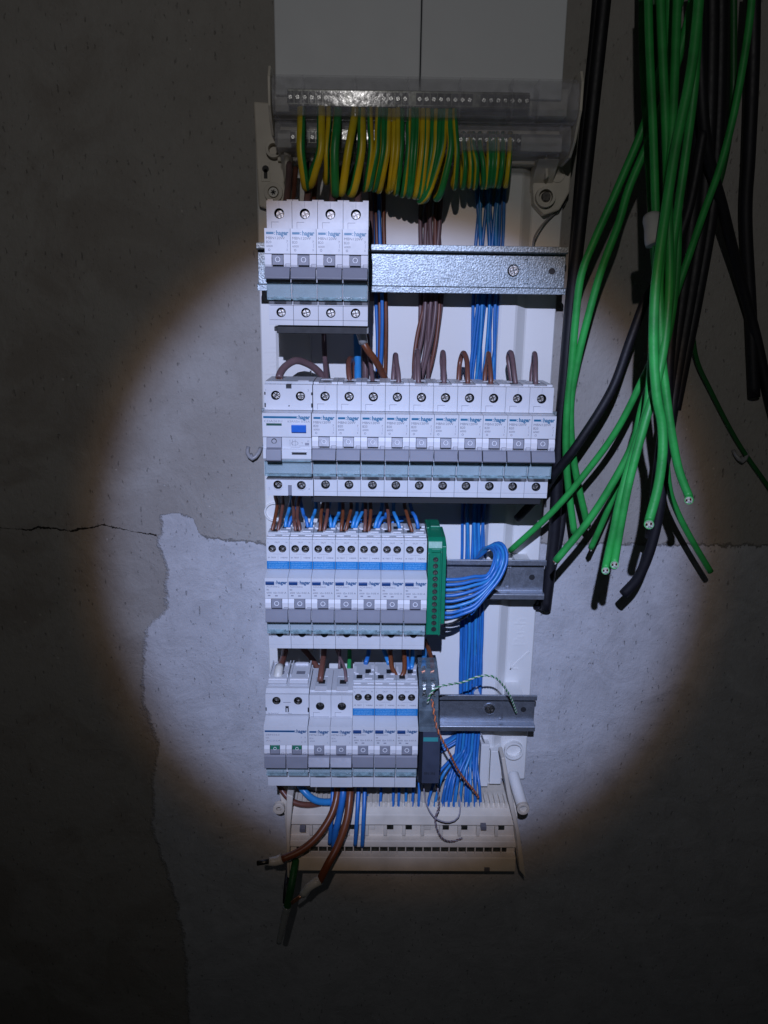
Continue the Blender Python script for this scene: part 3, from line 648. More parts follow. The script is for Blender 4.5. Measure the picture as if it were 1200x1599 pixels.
        mb.prism([(-2.6, 61), (-2.2, 64.6), (-3.2, 65.6), (-12.4, 67.5), (-13.2, 66.8), (-13.0, 61)], x0+.3, x0+W1-.3, 'lever_grey')
        lv = part(mb, 'lever', t, (0,0,0), 0.25)
        mb = MB(); mb.ring(x0+8.8, 3.2, 63.9, 64.3, 1.3, .95, 'print_white'); part(mb, 'off_mark', lv, (0,0,0))
        mb = MB(); mb.prism([(-13.6, 57.2), (-13.4, 59.6), (-22.6, 59.0), (-22.6, 55.8)], x0+.8, x0+W1-.8, 'clear_cover'); mb.box(x0+.6, x0+W1-.6, -24.2, -22.8, 56.2, 60.0, 'clear_edge'); mb.box(x0+W1-3.5, x0+W1-3, -22.8, -13.6, 59.6, 60, 'clear_edge')
        part(mb, 'label_cover', t, (0,0,0), 0.12)
        mb = MB(); mb.screw(9.0+x0*.99, 37.8, 45.6, 2.9, 'screw_steel', random.uniform(0, 1.5)); part(mb, 'terminal_screw', t, (0,0,0))
    mb = MB(); logo(mb, .9, 24.8, 26.2, 34.4, 18.6, 'logo_blue')
    mb.text('SBN263', 2.0, 1.6, 14.8, 64.02, 'print_light', width=11); mb.text('63A', 1.8, 1.6, 12.2, 64.02, 'print_light'); mb.text('AC22A', 1.8, 1.6, 9.6, 64.02, 'print_light', width=12); mb.text('230V', 1.6, 1.8, 23.2+2.9, 50.02, 'print_light', width=9); mb.text('50Hz', 1.6, 18, 26.1, 50.02, 'print_light')
    mb.text('1  3', 1.9, 29.8, 12.6, 64.02, 'print_light', width=3.6); mb.text('2  4', 1.9, 29.8, 8.6, 64.02, 'print_light', width=3.6)
    part(mb, 'printed_marking', t, (0,0,0)); return t
make_wide('rcd'); make_wide('main')

# ---- row three: seven residual-current breakers
XR3 = -6.0; g3 = 'breakers with a blue sticker'
r0 = make_rcbo('', g3)
for k in range(7):
    l = 'blue-stickered breaker at the left end of the third row' if k == 0 else 'blue-stickered breaker touching the green terminal block' if k == 6 else '%s blue-stickered breaker from the left in the third row' % ORD[k]
    if k == 0: put(r0, XR3, -250, l)
    else: dup(r0, XR3+k*W1, -250, 0, l)
# ---- row four
XR4 = -10
m4 = make_mcb('', 'old', group='plain breakers in the bottom row')
put(m4, XR4+35.4, -375, 'plain grey breaker right beside the wide main switch in the bottom row')
dup(m4, XR4+53.0, -375, 0, 'plain grey breaker in the bottom row, left of the blue-stickered three')
for k, l in enumerate(('blue-stickered breaker in the bottom row beside the plain breakers', 'middle of the three blue-stickered breakers in the bottom row',
                       'blue-stickered breaker in the bottom row next to the dark module')):
    dup(r0, XR4+70.6+k*W1, -375, 0, l)

# ---- black busbars under the rows
def busbar(x0, x1, y, label):
    t = thing('busbar', label, 'busbar', x0, y, 25, 'black comb busbars under the breakers')
    mb = MB(); mb.box(x0, x1, y-5.5, y-.4, 22, 46, 'gap_black'); mb.box(x0-2, x0, y-4, y-.8, 24, 44, 'relay_black')
    part(mb, 'busbar_body', t, (x0, y, 25), 0.4)
    mb = MB()
    k = 0
    while x0+6+k*W1 < x1: mb.box(x0+4+k*W1, x0+8+k*W1, y-.4, y+.6, 30, 36, 'copper'); k += 1
    part(mb, 'busbar_tooth', t, (x0, y, 25))
    if x1 < 90:
        mb = MB(); mb.box(x1, x1+1.4, y-5, y-.5, 23, 45, 'ferrule_clear'); part(mb, 'end_cap', t, (x0, y, 25), 0.3)
busbar(5, 69.5, -41.9, 'thin black busbar along the underside of the top four breakers')
busbar(30, 203, -125-41.9, 'long black busbar along the underside of the full-width second row')

# ================================================================== green terminal block
tg = thing('terminal_block', 'green screw terminal block clipped at the right end of the third row', 'terminal block', 118, -250, 0)
og = (118, -250, 0); y1, y0 = -196.5, -276.0; xa, xb = 117.8, 130.5
mb = MB()
mb.prism([(y1, 4), (y1, 30), (y1-2, 48), (y1-4, 52), (y1-9, 54), (y0, 56), (y0, 10)], xa, xb-1.6, 'terminal_green')
mb.prism([(y1-6, 4), (y1-6, 34), (y1-10, 46), (y0+6, 48), (y0+2, 40), (y0+2, 10)], xb-1.58, xb+2.2, 'terminal_green')
mb.box(xa+3, xb-2, y1, y1+1.8, 12, 30, 'terminal_green'); mb.box(xa, xa+2, y1, y1+1.8, 12, 34, 'terminal_green')
part(mb, 'housing', tg, og, 0.5)
mb = MB(); mb.box(xa+2.6, xb-3.4, y1-12, y1-9.4, 54, 55.6, 'terminal_green'); mb.box(xa, xa+1, y0+2, y1-12, 55.2, 57, 'terminal_green'); mb.box(xb-3.3, xb-2.3, y0, y1-11, 54.4, 57.4, 'terminal_green')
part(mb, 'raised_rim', tg, og, 0.2)
for k in range(12):
    yy = y1-18-k*5.15
    if yy < y0+2.5: break
    mb = MB(); xx = (xa+xb-1.6)/2+.4; dd = 54.15+(y1-9-yy)*0.028
    mb.ring(xx, yy, dd-.2, dd+.45, 2.45, 2.0, 'terminal_green'); mb.cyl(xx, yy, dd, dd+.12, 2.05, 'gap_black', 18)
    if yy > y0+6: mb.screw(xx-.2, yy-.2, dd+.75, 1.6, 'screw_steel', random.uniform(0, 1.5), slot=.25)
    part(mb, 'terminal_screw', tg, og)

# ================================================================== dark module at the end of the bottom row
tr = thing('control_module', 'dark module with a clear terminal cover at the right end of the bottom row', 'module', 114, -375, 0); og = (114, -375, 0)
mb = MB(); mb.prism([(-318, 2), (-318, 28), (-327, 44), (-345, 49), (-352, 60), (-404, 62), (-406, 2)], 114.4, 130.6, 'relay_black')
part(mb, 'housing', tr, og, 0.6)
mb = MB(); mb.prism([(-356, 60.4), (-356, 63.6), (-402, 65.6), (-402, 62.2)], 117.2, 131.2, 'relay_dark'); part(mb, 'front_panel', tr, og, 0.5)
mb = MB(); mb.prism([(-361, 63.9), (-361, 64.2), (-364.5, 64.35), (-364.5, 63.95)], 117.6, 129.4, 'relay_teal'); part(mb, 'coloured_stripe', tr, og)
mb = MB(); mb.prism([(-312, 20), (-312, 30), (-322, 48), (-345, 56), (-355, 66), (-355.6, 62), (-346, 50), (-326, 43), (-318, 29), (-318, 20)], 114.0, 129.8, 'relay_clear'); part(mb, 'clear_cover', tr, og, 0.4)
for sx in (118.4, 125.4):
    mb = MB(); mb.screw(sx, -331, 51.5, 2.2, 'screw_silver', .5); mb.box(sx-2.2, sx+2.2, -326, -320.5, 40, 46, 'screw_silver'); mb.box(sx-1, sx+1, -329, -326, 47, 50.5, 'screw_silver'); mb.cyl(sx, -338, 50, 52.8, 1.8, 'screw_dark'); part(mb, 'terminal_screw', tr, og)
mb = MB(); mb.text('0N IN', 3.4, 118.8, -394, 65.45, 'gap_black', width=8.6); part(mb, 'printed_marking', tr, og)

# ================================================================== earth terminal bar (top)
te = thing('earth_terminal_bar', 'dusty clear terminal cover across the top of the board, yellow-green wires hanging out', 'terminal bar', 108, 82, -36); og = (108, 82, -36)
mb = MB(); mb.box(0, 214, 78, 126, -38, -22, 'base_ivory'); mb.box(2, 212, 106, 124, -22, 8, 'tray_white'); mb.box(2, 212, 84, 96, -22, -2, 'tray_white')
part(mb, 'terminal_carrier', te, og, 0.6)
xs0 = at(452, 143, 30)[0]; xs1 = at(826, 150, 30)[0]
mb = MB(); mb.box(xs0-2, xs1+2, 108, 118, 8, 22, 'brass'); part(mb, 'brass_bar', te, og, 0.4)
mb = MB(); mb.box(xs0-2, at(812, 205, 12)[0], 85.5, 94, -2, 8, 'brass'); part(mb, 'brass_bar', te, og, 0.4)
mb = MB(); mb2 = MB()
n = 34
for k in range(n):
    x = xs0+(xs1-xs0)*k/(n-1)
    if k % 9 == 8: continue
    mb.box(x-2.3, x+2.3, 108.8, 116.4, 21.9, 22.3, 'gap_black'); mb2.screw(x, 112.3, 23.8, 1.5, 'screw_silver', random.uniform(0, 1.5), slot=.22)
xe = at(812, 205, 12)[0]
for k in range(36):
    x = xs0+(xe-xs0)*k/35
    mb.box(x-2.0, x+2.0, 86.2, 93.2, 7.9, 8.3, 'gap_black'); mb2.screw(x, 89.4, 9.8, 1.4, 'screw_silver', random.uniform(0, 1.5), slot=.22)
part(mb, 'screw_socket', te, og); part(mb2, 'terminal_screw', te, og)
def shell(prof, t):      # thin curved shell from an open (y, d) line
    out = []
    for i, (y, d) in enumerate(prof):
        a = prof[max(0, i-1)]; b = prof[min(len(prof)-1, i+1)]; ty, td = b[0]-a[0], b[1]-a[1]; l = math.hypot(ty, td)
        out.append((y-td/l*t, d+ty/l*t))
    return prof+out[::-1]
mb = MB(); mb.prism(shell([(126, -20), (126.5, 10), (125, 24), (121, 31), (114, 33.5), (105, 33), (100.5, 29), (98.5, 22), (98.5, 14)], -1.3), 3.5, 214, 'clear_terminal')
mb.prism(shell([(97.5, 14), (97.0, 18), (92, 21), (86, 21), (82, 17.5), (80, 10), (80, -16)], -1.3), 3.5, 213, 'clear_terminal')
part(mb, 'clear_cover', te, og, 0.15)
mb = MB(); mb.box(3.0, 214, 97.7, 98.3, 2, 24, 'clear_terminal')
for x in (24, 60, 96, 132, 168, 186): mb.box(x, x+.9, 99, 124, 10, 32.2, 'clear_terminal')
part(mb, 'cover_rib', te, og)
for x0, nm in ((1.0, 'left'), (214.4, 'right')):
    mb = MB(); mb.prism(([(131, 12), (130, 30), (122, 36), (104, 36), (96, 30), (88, 20), (86, -4), (90, -30), (118, -36), (122, 0)] if nm == 'left' else [(131, 12), (130, 30), (122, 36), (104, 36), (96, 30), (86, 24), (78, 12), (76, -14), (80, -34), (118, -36), (122, 0)]), x0, x0+1.8, 'base_ivory')
    mb.box(x0-1.6, x0+.0, 104, 124, 6, 18, 'base_ivory') if nm == 'left' else mb.box(x0+1.8, x0+3.6, 100, 122, 4, 20, 'base_ivory')
    part(mb, 'side_cheek', te, og, 0.4)
mb = MB(); mb.prism([(82, -36), (80, -6), (64, -30), (60, -36)], 196, 212, 'base_ivory'); part(mb, 'support_bracket', te, og, 0.6); mb = MB(); mb.prism([(82, -36), (80, -6), (66, -26), (62, -36)], 4, 12, 'base_ivory')
part(mb, 'support_bracket', te, og, 0.6)

# ================================================================== neutral terminal bar (bottom)
tn = thing('neutral_terminal_bar', 'ivory plastic terminal tray across the bottom of the board, blue wires dropping in', 'terminal bar', 105, -527, -40); og = (105, -527, -40)
mb = MB(); m_ = 'base_ivory'
Yt = -470
mb.prism([(Yt, -40), (Yt, -6), (Yt-6, 4), (Yt-15, 6), (Yt-16, 0), (Yt-30, 0), (Yt-31, 7), (Yt-37, 8), (Yt-38, 2), (Yt-46, 2), (Yt-47, 9), (Yt-60, 11), (Yt-62, 8), (Yt-64, 0), (Yt-64, -40)], 0.5, 210, m_)
part(mb, 'terminal_carrier', tn, og, 0.7)
mb = MB()
k = 0; x = 6
while x < 205:
    mb.box(x, x+2.3, Yt-2, Yt+3.2, -18, -2, m_); x += 4.6
part(mb, 'comb_tooth', tn, og, 0.25)
mb = MB()
for k in range(11):
    x = 20+k*17; mb.box(x, x+3.0, Yt-27, Yt-17.5, 0, 5.0, m_); mb.box(x+3.2, x+9, Yt-22, Yt-18.5, 0, 2.6, 'brass' if k % 3 else m_)
part(mb, 'terminal_window', tn, og, 0.2)
mb = MB(); mb.box(8, 202, Yt-45, Yt-39, 2.05, 3.2, 'brass')
for k in range(24): mb.box(12+k*8, 13+k*8, Yt-46, Yt-38, 2, 6, m_)
for (a_, b_) in ((176, Yt-12), (181, Yt-56), (12, Yt-15)): mb.box(a_, a_+5, b_-3.5, b_, 6, 11.6, 'print_grey')
part(mb, 'brass_bar', tn, og, 0.15)
mb = MB(); L1 = [at(u, v, 14)[:2] for u, v in ((421,1236),(455,1232),(458,1248),(456,1290),(450,1330),(448,1372),(440,1368),(436,1320),(424,1272))]
mb.plate(L1, -38, -30, m_); 
mb.plate([at(u, v, 14)[:2] for u, v in ((448,1240),(458,1244),(453,1300),(452,1372),(449,1370),(447,1300))], -30, 14, m_)
part(mb, 'side_cheek', tn, og, 0.8)
mb = MB(); mb.plate([at(u, v, 20)[:2] for u, v in ((783,1184),(789,1183),(800,1245),(812,1300),(822,1372),(812,1360),(806,1300),(793,1245))], 2, 20, m_)
part(mb, 'side_cheek', tn, og, 0.8)
mb = MB(); p0 = at(801, 1208, -14); p1 = at(817, 1262, 14)
mb.tube([p0, [(a+b)/2 for a, b in zip(p0, p1)], p1], 5.2, 'base_white', 20); 
mb.box(*[v for v in (at(749,1170,-30)[0], at(762,1170,-30)[0])], -462, -418, -38, -20, 'base_white'); mb.box(at(764,1200,-30)[0], at(782,1200,-30)[0], -462, -427, -38, -24, 'base_white')
part(mb, 'latch_post', tn, og, 0.6)
mb = MB(); x, y, _ = at(817, 1262, 15); mb.ring(x, y, 12, 17, 5.6, 3.4, m_); mb.cyl(x, y, 10, 15, 3.5, 'ferrule_white'); part(mb, 'post_cap', tn, og, 0.4)
mb = MB(); x, y, _ = at(436, 1262, -26); mb.ring(x, y, -30, -24, 5.5, 2.4, m_); part(mb, 'screw_boss', tn, og, 0.4)

# ================================================================== wires
NW = {}
def wire(name, pts, r, m, label, cat, group=None, px=True, **k):
    P3 = [at(*p) for p in pts] if px else pts
    mb = MB(); mb.tube(P3, r, m, **k)
    o = mb.build(name, origin=P3[0]); tag(o, label, cat, group); return o
R = random.Random(3)
# --- earth wires from the upper tier (thick ones first)
top = [(471,470,477,293,3.0),(502,501,487,290,2.9),(514,511,510,286,1.9),(528,522,524,303,3.1),(554,543,535,302,2.8),(565,565,552,303,3.0),
 (578,580,572,297,2.0),(591,588,578,296,2.1),(599,598,587,297,2.0),(607,604,594,299,2.2),(616,615,608,300,2.0),(622,621,613,297,1.9),(628,626,620,303,2.1),(639,637,630,306,2.0),
 (646,644,638,304,2.1),(652,650,641,307,2.0),(661,659,650,308,2.1),(668,666,656,309,2.1),(676,674,660,312,2.0),(682,679,664,310,2.0),(688,683,667,314,2.2),(694,691,663,315,2.3),(703,703,686,311,2.5),(710,715,711,294,2.0)]
for i, (ut, um, ub, vb, r) in enumerate(top):
    dz = R.uniform(-3, 3); fd = 33 if r > 2.6 else 28+dz
    pts = [(ut, 158, 14), (ut, 178, 20+dz), (ut*.7+um*.3, 200, fd), (um+R.uniform(-1.6,1.6), 235, fd+3), (ub+(um-ub)*.35, vb-22, fd), (ub, vb-5, fd-7), (ub-(um-ub)*.25, vb-1, fd-14), (ub-(um-ub)*.2+R.uniform(-3,3), vb-12, fd-26), (um+R.uniform(-4,4), 240, -12), (um+R.uniform(-5,5), 205, -20)]
    wire('earth_wire', pts, r, 'wire_yellow', ('%s yellow-green earth wire from the left, looping under the clear terminal cover' % ORD[i]) if r < 2.6 else '%s earth wire from the left, one of the thick yellow-green loops' % ORD[i],
         'wire', 'yellow-green earth wires', n=16, m2='wire_green', phase=R.choice([-1.0, -.6, -.2, .3, .7, 2.6, 3.0, 3.6])+.2, twist=R.uniform(-0.012, 0.012), frac=0.5)
low = [(724,727,725,293),(733,736,736,291),(739,745,744,293),(750,755,756,292),(764,764,762,292),(771,770,768,290),(777,776,773,290),(786,785,781,291),(797,795,792,290)]
for i, (ut, um, ub, vb) in enumerate(low):
    pts = [(ut, 208, 2), (ut, 226, 10), (um, 255, 14), (ub, vb-8, 10), (ub-2, vb, 2), (ub-3, vb-6, -8), (ub-2, 250, -16), (ub, 225, -18)]
    wire('earth_wire', pts, 1.9, 'wire_yellow', '%s short yellow-green wire from the left above the long blue bundle' % ORD[i], 'wire', 'short yellow-green wires at the right', n=16, m2='wire_green', phase=R.choice([-.4, 0, .4, 2.8, 3.3]), twist=R.uniform(-.03,.03))
# --- brown feeds into the top four breakers
for i, (u, l) in enumerate(((449,'leftmost'),(481,'second'),(520,'third'),(560,'rightmost'))):
    wire('brown_wire', [(u+3, 255, -10), (u+2, 285, 0), (u, 303, 14), (u-2, 322, 24)], 2.5, 'wire_mauve', 'dark brown wire entering the top of the %s breaker of the top four' % (l if l in('leftmost','rightmost') else l+' from left'), 'wire', 'brown wires into the top four')
    if i < 3: wire('brown_wire', [(u+13, 262, -14), (u+11, 290, -8), (u+9, 312, 6), (u+7, 326, 20)], 2.0, 'wire_brown', 'thin brown wire behind the earth loops above the %s top breaker' % ('leftmost' if i==0 else l), 'wire', 'thin brown wires above the top four')
# --- long bundles behind the rails
def bundle(name, n, rows, r, m, labf, grp, seed, d0=-35, d1=-24, vary=1.2, fans=None, lo=None, spread=1.0):
    """rows: (v, u_left, u_right) down the run; strands weave between the two edges"""
    q = random.Random(seed); order = list(range(n))
    ds = [d0+(d1-d0)*((k*7) % n)/(n-1) for k in range(n)]
    for k in range(n):
        ph = q.uniform(0, 6.28); pts = []
        for j, (v, ul, ur) in enumerate(rows):
            f = (k+.5)/n
            w_ = (ur-ul); u = ul+w_*f+math.sin(ph+j*.9)*w_/n*vary*.75
            pts.append((min(ur, max(ul, u)), v, ds[k]+math.sin(ph*2+j*1.3)*1.2))
        if fans: pts += fans[k]
        mm = m if isinstance(m, str) else m[k % len(m)]
        wire(name, pts, r, mm, labf(k), 'wire', grp)
# left mixed bundle beside the top breakers
bundle('mixed_wire', 5, [(285,584,606),(340,584,604),(400,584,602),(480,585,603),(540,585,603),(600,584,602),(650,584,602)], 1.5, ['wire_blue','wire_brown','wire_blue','wire_blue','wire_rust'],
       lambda k: '%s wire from left in the narrow blue-brown bundle beside the top breakers' % ORD[k], 'narrow mixed bundle', 5)
wire('brown_wire', [(578,290,-20),(580,330,-24),(581,400,-28),(581,470,-30)], 1.8, 'wire_mauve', 'brown wire running down right against the side of the rightmost top breaker', 'wire')
# brown bundle
bundle('brown_wire', 9, [(285,658,694),(330,657,692),(385,657,692),(440,657,691),(475,654,689),(520,648,683),(560,644,677),(600,641,672),(650,640,672)], 1.75, ['wire_mauve','wire_mauve','wire_brown','wire_mauve','wire_mauve'],
       lambda k: '%s strand from the left in the brown wire bundle behind the top rail' % ORD[k], 'brown wire bundle', 11, vary=2.2)
# blue bundle, top to bottom with a fan at the lower comb
combs = [(594,1266),(614,1266),(623,1266),(634,1266),(644,1266),(654,1266),(668,1266),(679,1266),(690,1266),(700,1266),(709,1266),(718,1266),(730,1266),(742,1266)]
nb = 14; rows = [(270,744,790),(300,744,788),(340,744,787),(385,743,787),(430,741,784),(480,739,779),(540,736,776),(600,733,772),(680,729,768),(740,726,764),(790,723,758),(860,722,756),(920,720,756),(980,720,754),(1040,719,752),(1095,718,750),(1145,712,748)]
fans = []
for k in range(nb):
    cu, cv = combs[k]; s_ = 712+36*(k+.5)/nb
    if cu < 662:
        fans.append([(cu+(s_-cu)*.35, 1180, -30+k), (cu+2, 1206, -20+k), (cu+R.uniform(-1,2), 1232, -8), (cu, 1260, -4), (cu, 1286, -12)]); continue
    fans.append([(s_-(s_-cu)*.2, 1172, -26+(k % 3)*4), (s_-(s_-cu)*.70, 1206, -16+(k % 4)*3), (cu+(s_-cu)*.12, 1230, -8+(k % 3)*2), (cu, 1260, -4), (cu, 1286, -12)])
bundle('blue_wire', nb, rows, 1.38, ['wire_blue','wire_blue','wire_blue','wire_blue_light'],
       lambda k: '%s strand from left of long blue wire bundle, ending in lower terminal tray' % ORD[k], 'long blue neutral bundle', 21, fans=fans, vary=2.0, d0=-35, d1=-27)
# second layer that ends in the loop on the green block
lp = [(905,766,858,785,884),(912,770,856,789,880),(920,768,853,792,880),(929,772,857,790,886),(938,774,852,794,884),(948,776,856,789,894),(957,770,860,780,900),(964,760,866,770,912)]
for k, (v0, up, vp, ur, vr) in enumerate([(905,775,862,778,882),(913,778,858,783,882),(921,777,857,786,884),(930,779,854,789,886),(939,776,854,791,888),(948,779,853,793,890),(957,775,857,788,898),(964,772,856,785,902)]):
    q = k*1.0
    pts = [(694, v0, 28), (706, v0, 28), (722, v0-1-k*.6, 27+k*.4), (742, v0-5-k*1.3, 25+k*.6), (760, 899+k*4.3, 23+k*.5), (769+k*1.7, 886+k*2.4, 20+(k%2)*2.5), (773+k*2.7, 870+k*.6, 15+(k%3)*2), (771+k*2.3, 860-k*1.1, 8+(k%2)*2.5), (762+k*1.6, 855-k*.9, 0+(k%3)*1.5), (752, 860+k, -10), (744-k*.5, 880, -20), (738+(k-3.5)*4.2, 920, -25+(k%3)*3), (738+(k-3.5)*4.4+R.uniform(-2.5,2.5), 990, -27+(k%3)*3.5), (736+(k-3.5)*4.4+R.uniform(-2.5,2.5), 1060, -27+(k*5%3)*3.5), (733+(k-3.5)*4.6, 1130, -26+(k%3)*2), (730+(k-4)*5, 1190, -18), (728+(k-4)*7, 1228, -8+(k%3)), (727+(k-4)*8, 1260, -4), (727+(k-4)*8, 1286, -12)]
    wire('blue_wire', pts, 1.38, ['wire_blue','wire_blue_light'][k in (2, 5)], '%s blue wire from the top looping out of the green terminal block' % ORD[k], 'wire', 'blue wires looping from the green block')
wire('white_wire', [(694, 972, 24), (706, 970, 24), (716, 964, 22), (724, 958, 20)], 1.1, 'ferrule_white', 'short white wire end poking from the bottom of the green terminal block', 'wire')
wire('black_wire', [(694, 977, 20), (706, 974, 20), (718, 968, 16), (728, 962, 8), (734, 955, -4)], 1.1, 'cable_black', 'thin black wire leaving the green terminal block under the white end', 'wire')
# --- wires between row one and row two
mb = MB(); 
arc = [(436,591,26),(438,583,23),(446,572,16),(462,563,8),(476,566,2),(492,575,-4),(504,588,-8),(512,604,-10)]
o = wire('brown_cable', arc, 2.9, 'wire_mauve', 'thick brown cable arching out of the blue-button device with its copper showing', 'cable')
mb = MB(); s0 = Vector(at(436,591,26))
for k in range(9):
    a = k*.7; mb.tube([s0+Vector((math.cos(a)*1.7, .6, math.sin(a)*1.7)), s0+Vector((math.cos(a)*2.4, -2.8, math.sin(a)*2.0)), s0+Vector((math.cos(a+.3)*1.6, -6, math.sin(a)*1.6))], .4, 'copper', 6)
c = mb.build('copper_strand', parent=o, origin=tuple(s0)); c.location = (0,0,0)
wire('brown_wire', [(506,520,-24),(507,550,-20),(509,575,-6),(511,606,14)], 2.1, 'wire_mauve', 'dark brown wire dropping straight beside the arched thick cable', 'wire')
wire('blue_wire', [(557,505,-24),(558,535,-20),(559,565,-14),(559,602,-4),(558,640,-10)], 2.9, 'wire_blue_light', 'thick bright blue wire between the top four breakers and the second row', 'wire')
wire('brown_wire', [(548,604,18),(545,582,14),(545,565,4),(548,560,-6),(552,575,-14),(552,604,-16)], 2.2, 'wire_brown', 'rust brown wire hooked over just left of the thick bright blue wire', 'wire')
wire('brown_wire', [(569,515,-24),(570,545,-22),(571,575,-20),(571,620,-20)], 2.6, 'wire_mauve', 'mauve brown wire running down just right of the thick bright blue wire', 'wire')
wire('brown_wire', [(574,520,-14),(577,550,0),(580,575,14),(583,603,26)], 1.7, 'wire_mauve', 'thin brown wire slanting into the second-row breaker under the clear sleeve', 'wire')
o = wire('brown_cable', [(567,533,26),(574,546,27),(586,562,22),(596,580,10),(604,600,-2),(608,630,-10)], 2.7, 'wire_rust', 'thick rust brown cable slanting down from a clear sleeve under the top breakers', 'cable')
mb = MB(); a_ = at(563,512,30); b_ = at(568,536,26); mb.tube([a_, [(p+q)/2 for p, q in zip(a_, b_)], b_], 4.0, 'ferrule_clear', 14, taper=lambda t: 1.1-.25*t)
c = mb.build('clear_sleeve', parent=o, origin=at(567,533,26)); c.location = (0,0,0)
# hairpin tails standing above row two
hp = [(618,613,624,555,601),(652,648,655,549,600),(692,690,695,551,600),(724,715,732,552,600),(763,756,768,553,600),(798,802,806,549,600),(835,829,838,553,600)]
for i, (ut, ua, ub, vt, vb) in enumerate(hp):
    wide = 1 if i == 3 else 0
    s_ = (5.5, 2.5) if wide else (1.6, .8)
    pts = [(ub-1, vb+4, 32), (ub-1.5, vb-16, 29), (ut+s_[0], vt+12, 22), (ut+s_[1], vt+2, 16), (ut, vt-1, 12), (ut-s_[1], vt+3, 7), (ut-s_[0], vt+14, 5), (ua+2, vb-18, 9), (ua+1, vb+6, 12)]
    if i == 5: pts = [(806, 604, 28), (803, 580, 24), (800, 556, 16), (797, 550, 10), (794, 558, 6), (797, 580, 8), (801, 606, 12)]
    wire('brown_wire', pts, 1.95, ['wire_mauve','wire_brown'][i in (3, 4)], '%s brown hairpin wire tail from the left above the second-row breakers' % ORD[i], 'wire', 'brown hairpin tails above the second row')
# --- pairs entering row three
top3 = [(425,836,433,787,'b'),(434,836,442,787,'b'),(446,829,453,790,'u'),(451,829,463,791,'u'),(462,836,459,797,'b'),(469,836,465,795,'b'),(481,829,472,793,'u'),(486,829,494,791,'u'),
 (500,836,505,786,'b'),(506,836,512,786,'b'),(517,830,513,797,'u'),(521,830,531,792,'u'),(533,836,536,792,'b'),(540,836,549,790,'b'),(551,829,558,789,'u'),(556,829,568,787,'u'),
 (570,836,571,787,'b'),(576,836,579,787,'b'),(586,829,597,788,'u'),(591,829,604,794,'u'),(609,836,603,785,'b'),(624,829,615,787,'u'),(644,836,632,788,'b'),(653,827,641,787,'u')]
for i, (ub, vb, ut, vt, c) in enumerate(top3):
    dd = 34 if c == 'b' else 24
    nm, mt = ('brown_wire', R.choice(['wire_brown','wire_rust'])) if c == 'b' else ('blue_wire', R.choice(['wire_blue','wire_blue_light']))
    bow = R.uniform(-2, 2)
    wire(nm, [(ub, vb+3, dd), (ub, vb-6, dd), ((ub*.6+ut*.4)+bow*.6, vb-20, dd-3), ((ub*.25+ut*.75)+bow, vt+14, dd-10), (ut, vt, dd-20), (ut+R.uniform(-3,3), vt-14, dd-36), (ut+R.uniform(-6,6), vt-22, dd-52)], 1.45, mt,
         '%s wire from the left entering the tops of the third-row breakers, %s' % (ORD[i], 'brown' if c == 'b' else 'blue'), 'wire', 'short wires into the third row')
for i, (pts, lab) in enumerate([([(560,812,-20),(590,806,-18),(620,808,-16),(650,806,-20)], 'slack blue wire crossing behind the short wires above the third row, upper'),
             ([(500,800,-24),(545,815,-22),(600,818,-20),(630,812,-22)], 'slack blue wire crossing behind the short wires above the third row, lower')]):
    wire('blue_wire', pts, 1.4, 'wire_blue', lab, 'wire')
# --- between rows three and four
o = wire('brown_cable', [(447,1005,-14),(444,1022,0),(439,1038,18),(436,1050,26)], 2.8, 'wire_brown', 'brown cable with a white sleeve entering the main switch', 'cable')
mb = MB(); mb.tube([at(437,1040,20), at(435,1050,26), at(434,1059,28)], 3.6, 'ferrule_white', 16); c = mb.build('white_sleeve', parent=o, origin=at(447,1005,-14)); c.location = (0,0,0)
wire('brown_cable', [(508,1003,-14),(506,1020,2),(503,1042,20),(500,1064,30)], 2.5, 'wire_brown', 'brown cable entering the plain breaker beside the main switch', 'cable')
wire('brown_wire', [(522,1005,-12),(530,1024,4),(538,1042,18),(541,1064,28)], 1.3, 'wire_mauve', 'thin brown wire curving into the plain breaker left of the bottom blue stickers', 'wire')
wire('brown_wire', [(531,1005,-14),(531,1024,-4),(530,1044,4)], 1.2, 'wire_mauve', 'thin straight brown wire behind the curving thin one in the bottom row', 'wire')
wire('green_wire', [(546,1010,-20),(546,1030,-10),(545,1048,2)], 1.9, 'wire_green', 'short green wire between plain breaker and blue-stickered breakers of the bottom row', 'wire')
wire('brown_cable', [(470,1008,-24),(488,1030,-24),(500,1046,-24),(520,1048,-26)], 2.6, 'wire_brown', 'brown cable lying far back behind the bottom row, above the plain breakers', 'cable')
wire('brown_wire', [(609,1004,-6),(610,1022,12),(613,1044,24),(623,1058,30),(631,1050,28),(632,1030,18),(630,1004,2)], 2.0, 'wire_rust', 'brown wire looped into a U in front of the bottom blue-stickered breakers', 'wire')
for i, (pts, lab) in enumerate([([(577,1010,-10),(575,1024,4),(571,1036,12)], 'short blue stub above the leftmost bottom blue-stickered breaker'),
    ([(598,1010,-10),(603,1024,4),(608,1037,12)], 'short blue stub above the middle bottom blue-stickered breaker'),
    ([(636,1006,-10),(636,1025,6),(639,1046,20)], 'light blue wire, left of a close pair, above the rightmost bottom blue-stickered breaker'),
    ([(645,1006,-10),(645,1025,6),(643,1044,18)], 'blue wire, right of a close pair, above the rightmost bottom blue-stickered breaker')]):
    wire('blue_wire', pts, 1.9, ['wire_blue','wire_blue_light'][i % 2], lab, 'wire')
o = wire('blue_wire', [(664,1006,-10),(663,1024,10),(662,1042,28)], 2.2, 'wire_blue_light', 'light blue wire with bare copper entering the dark module', 'wire')
mb = MB(); 
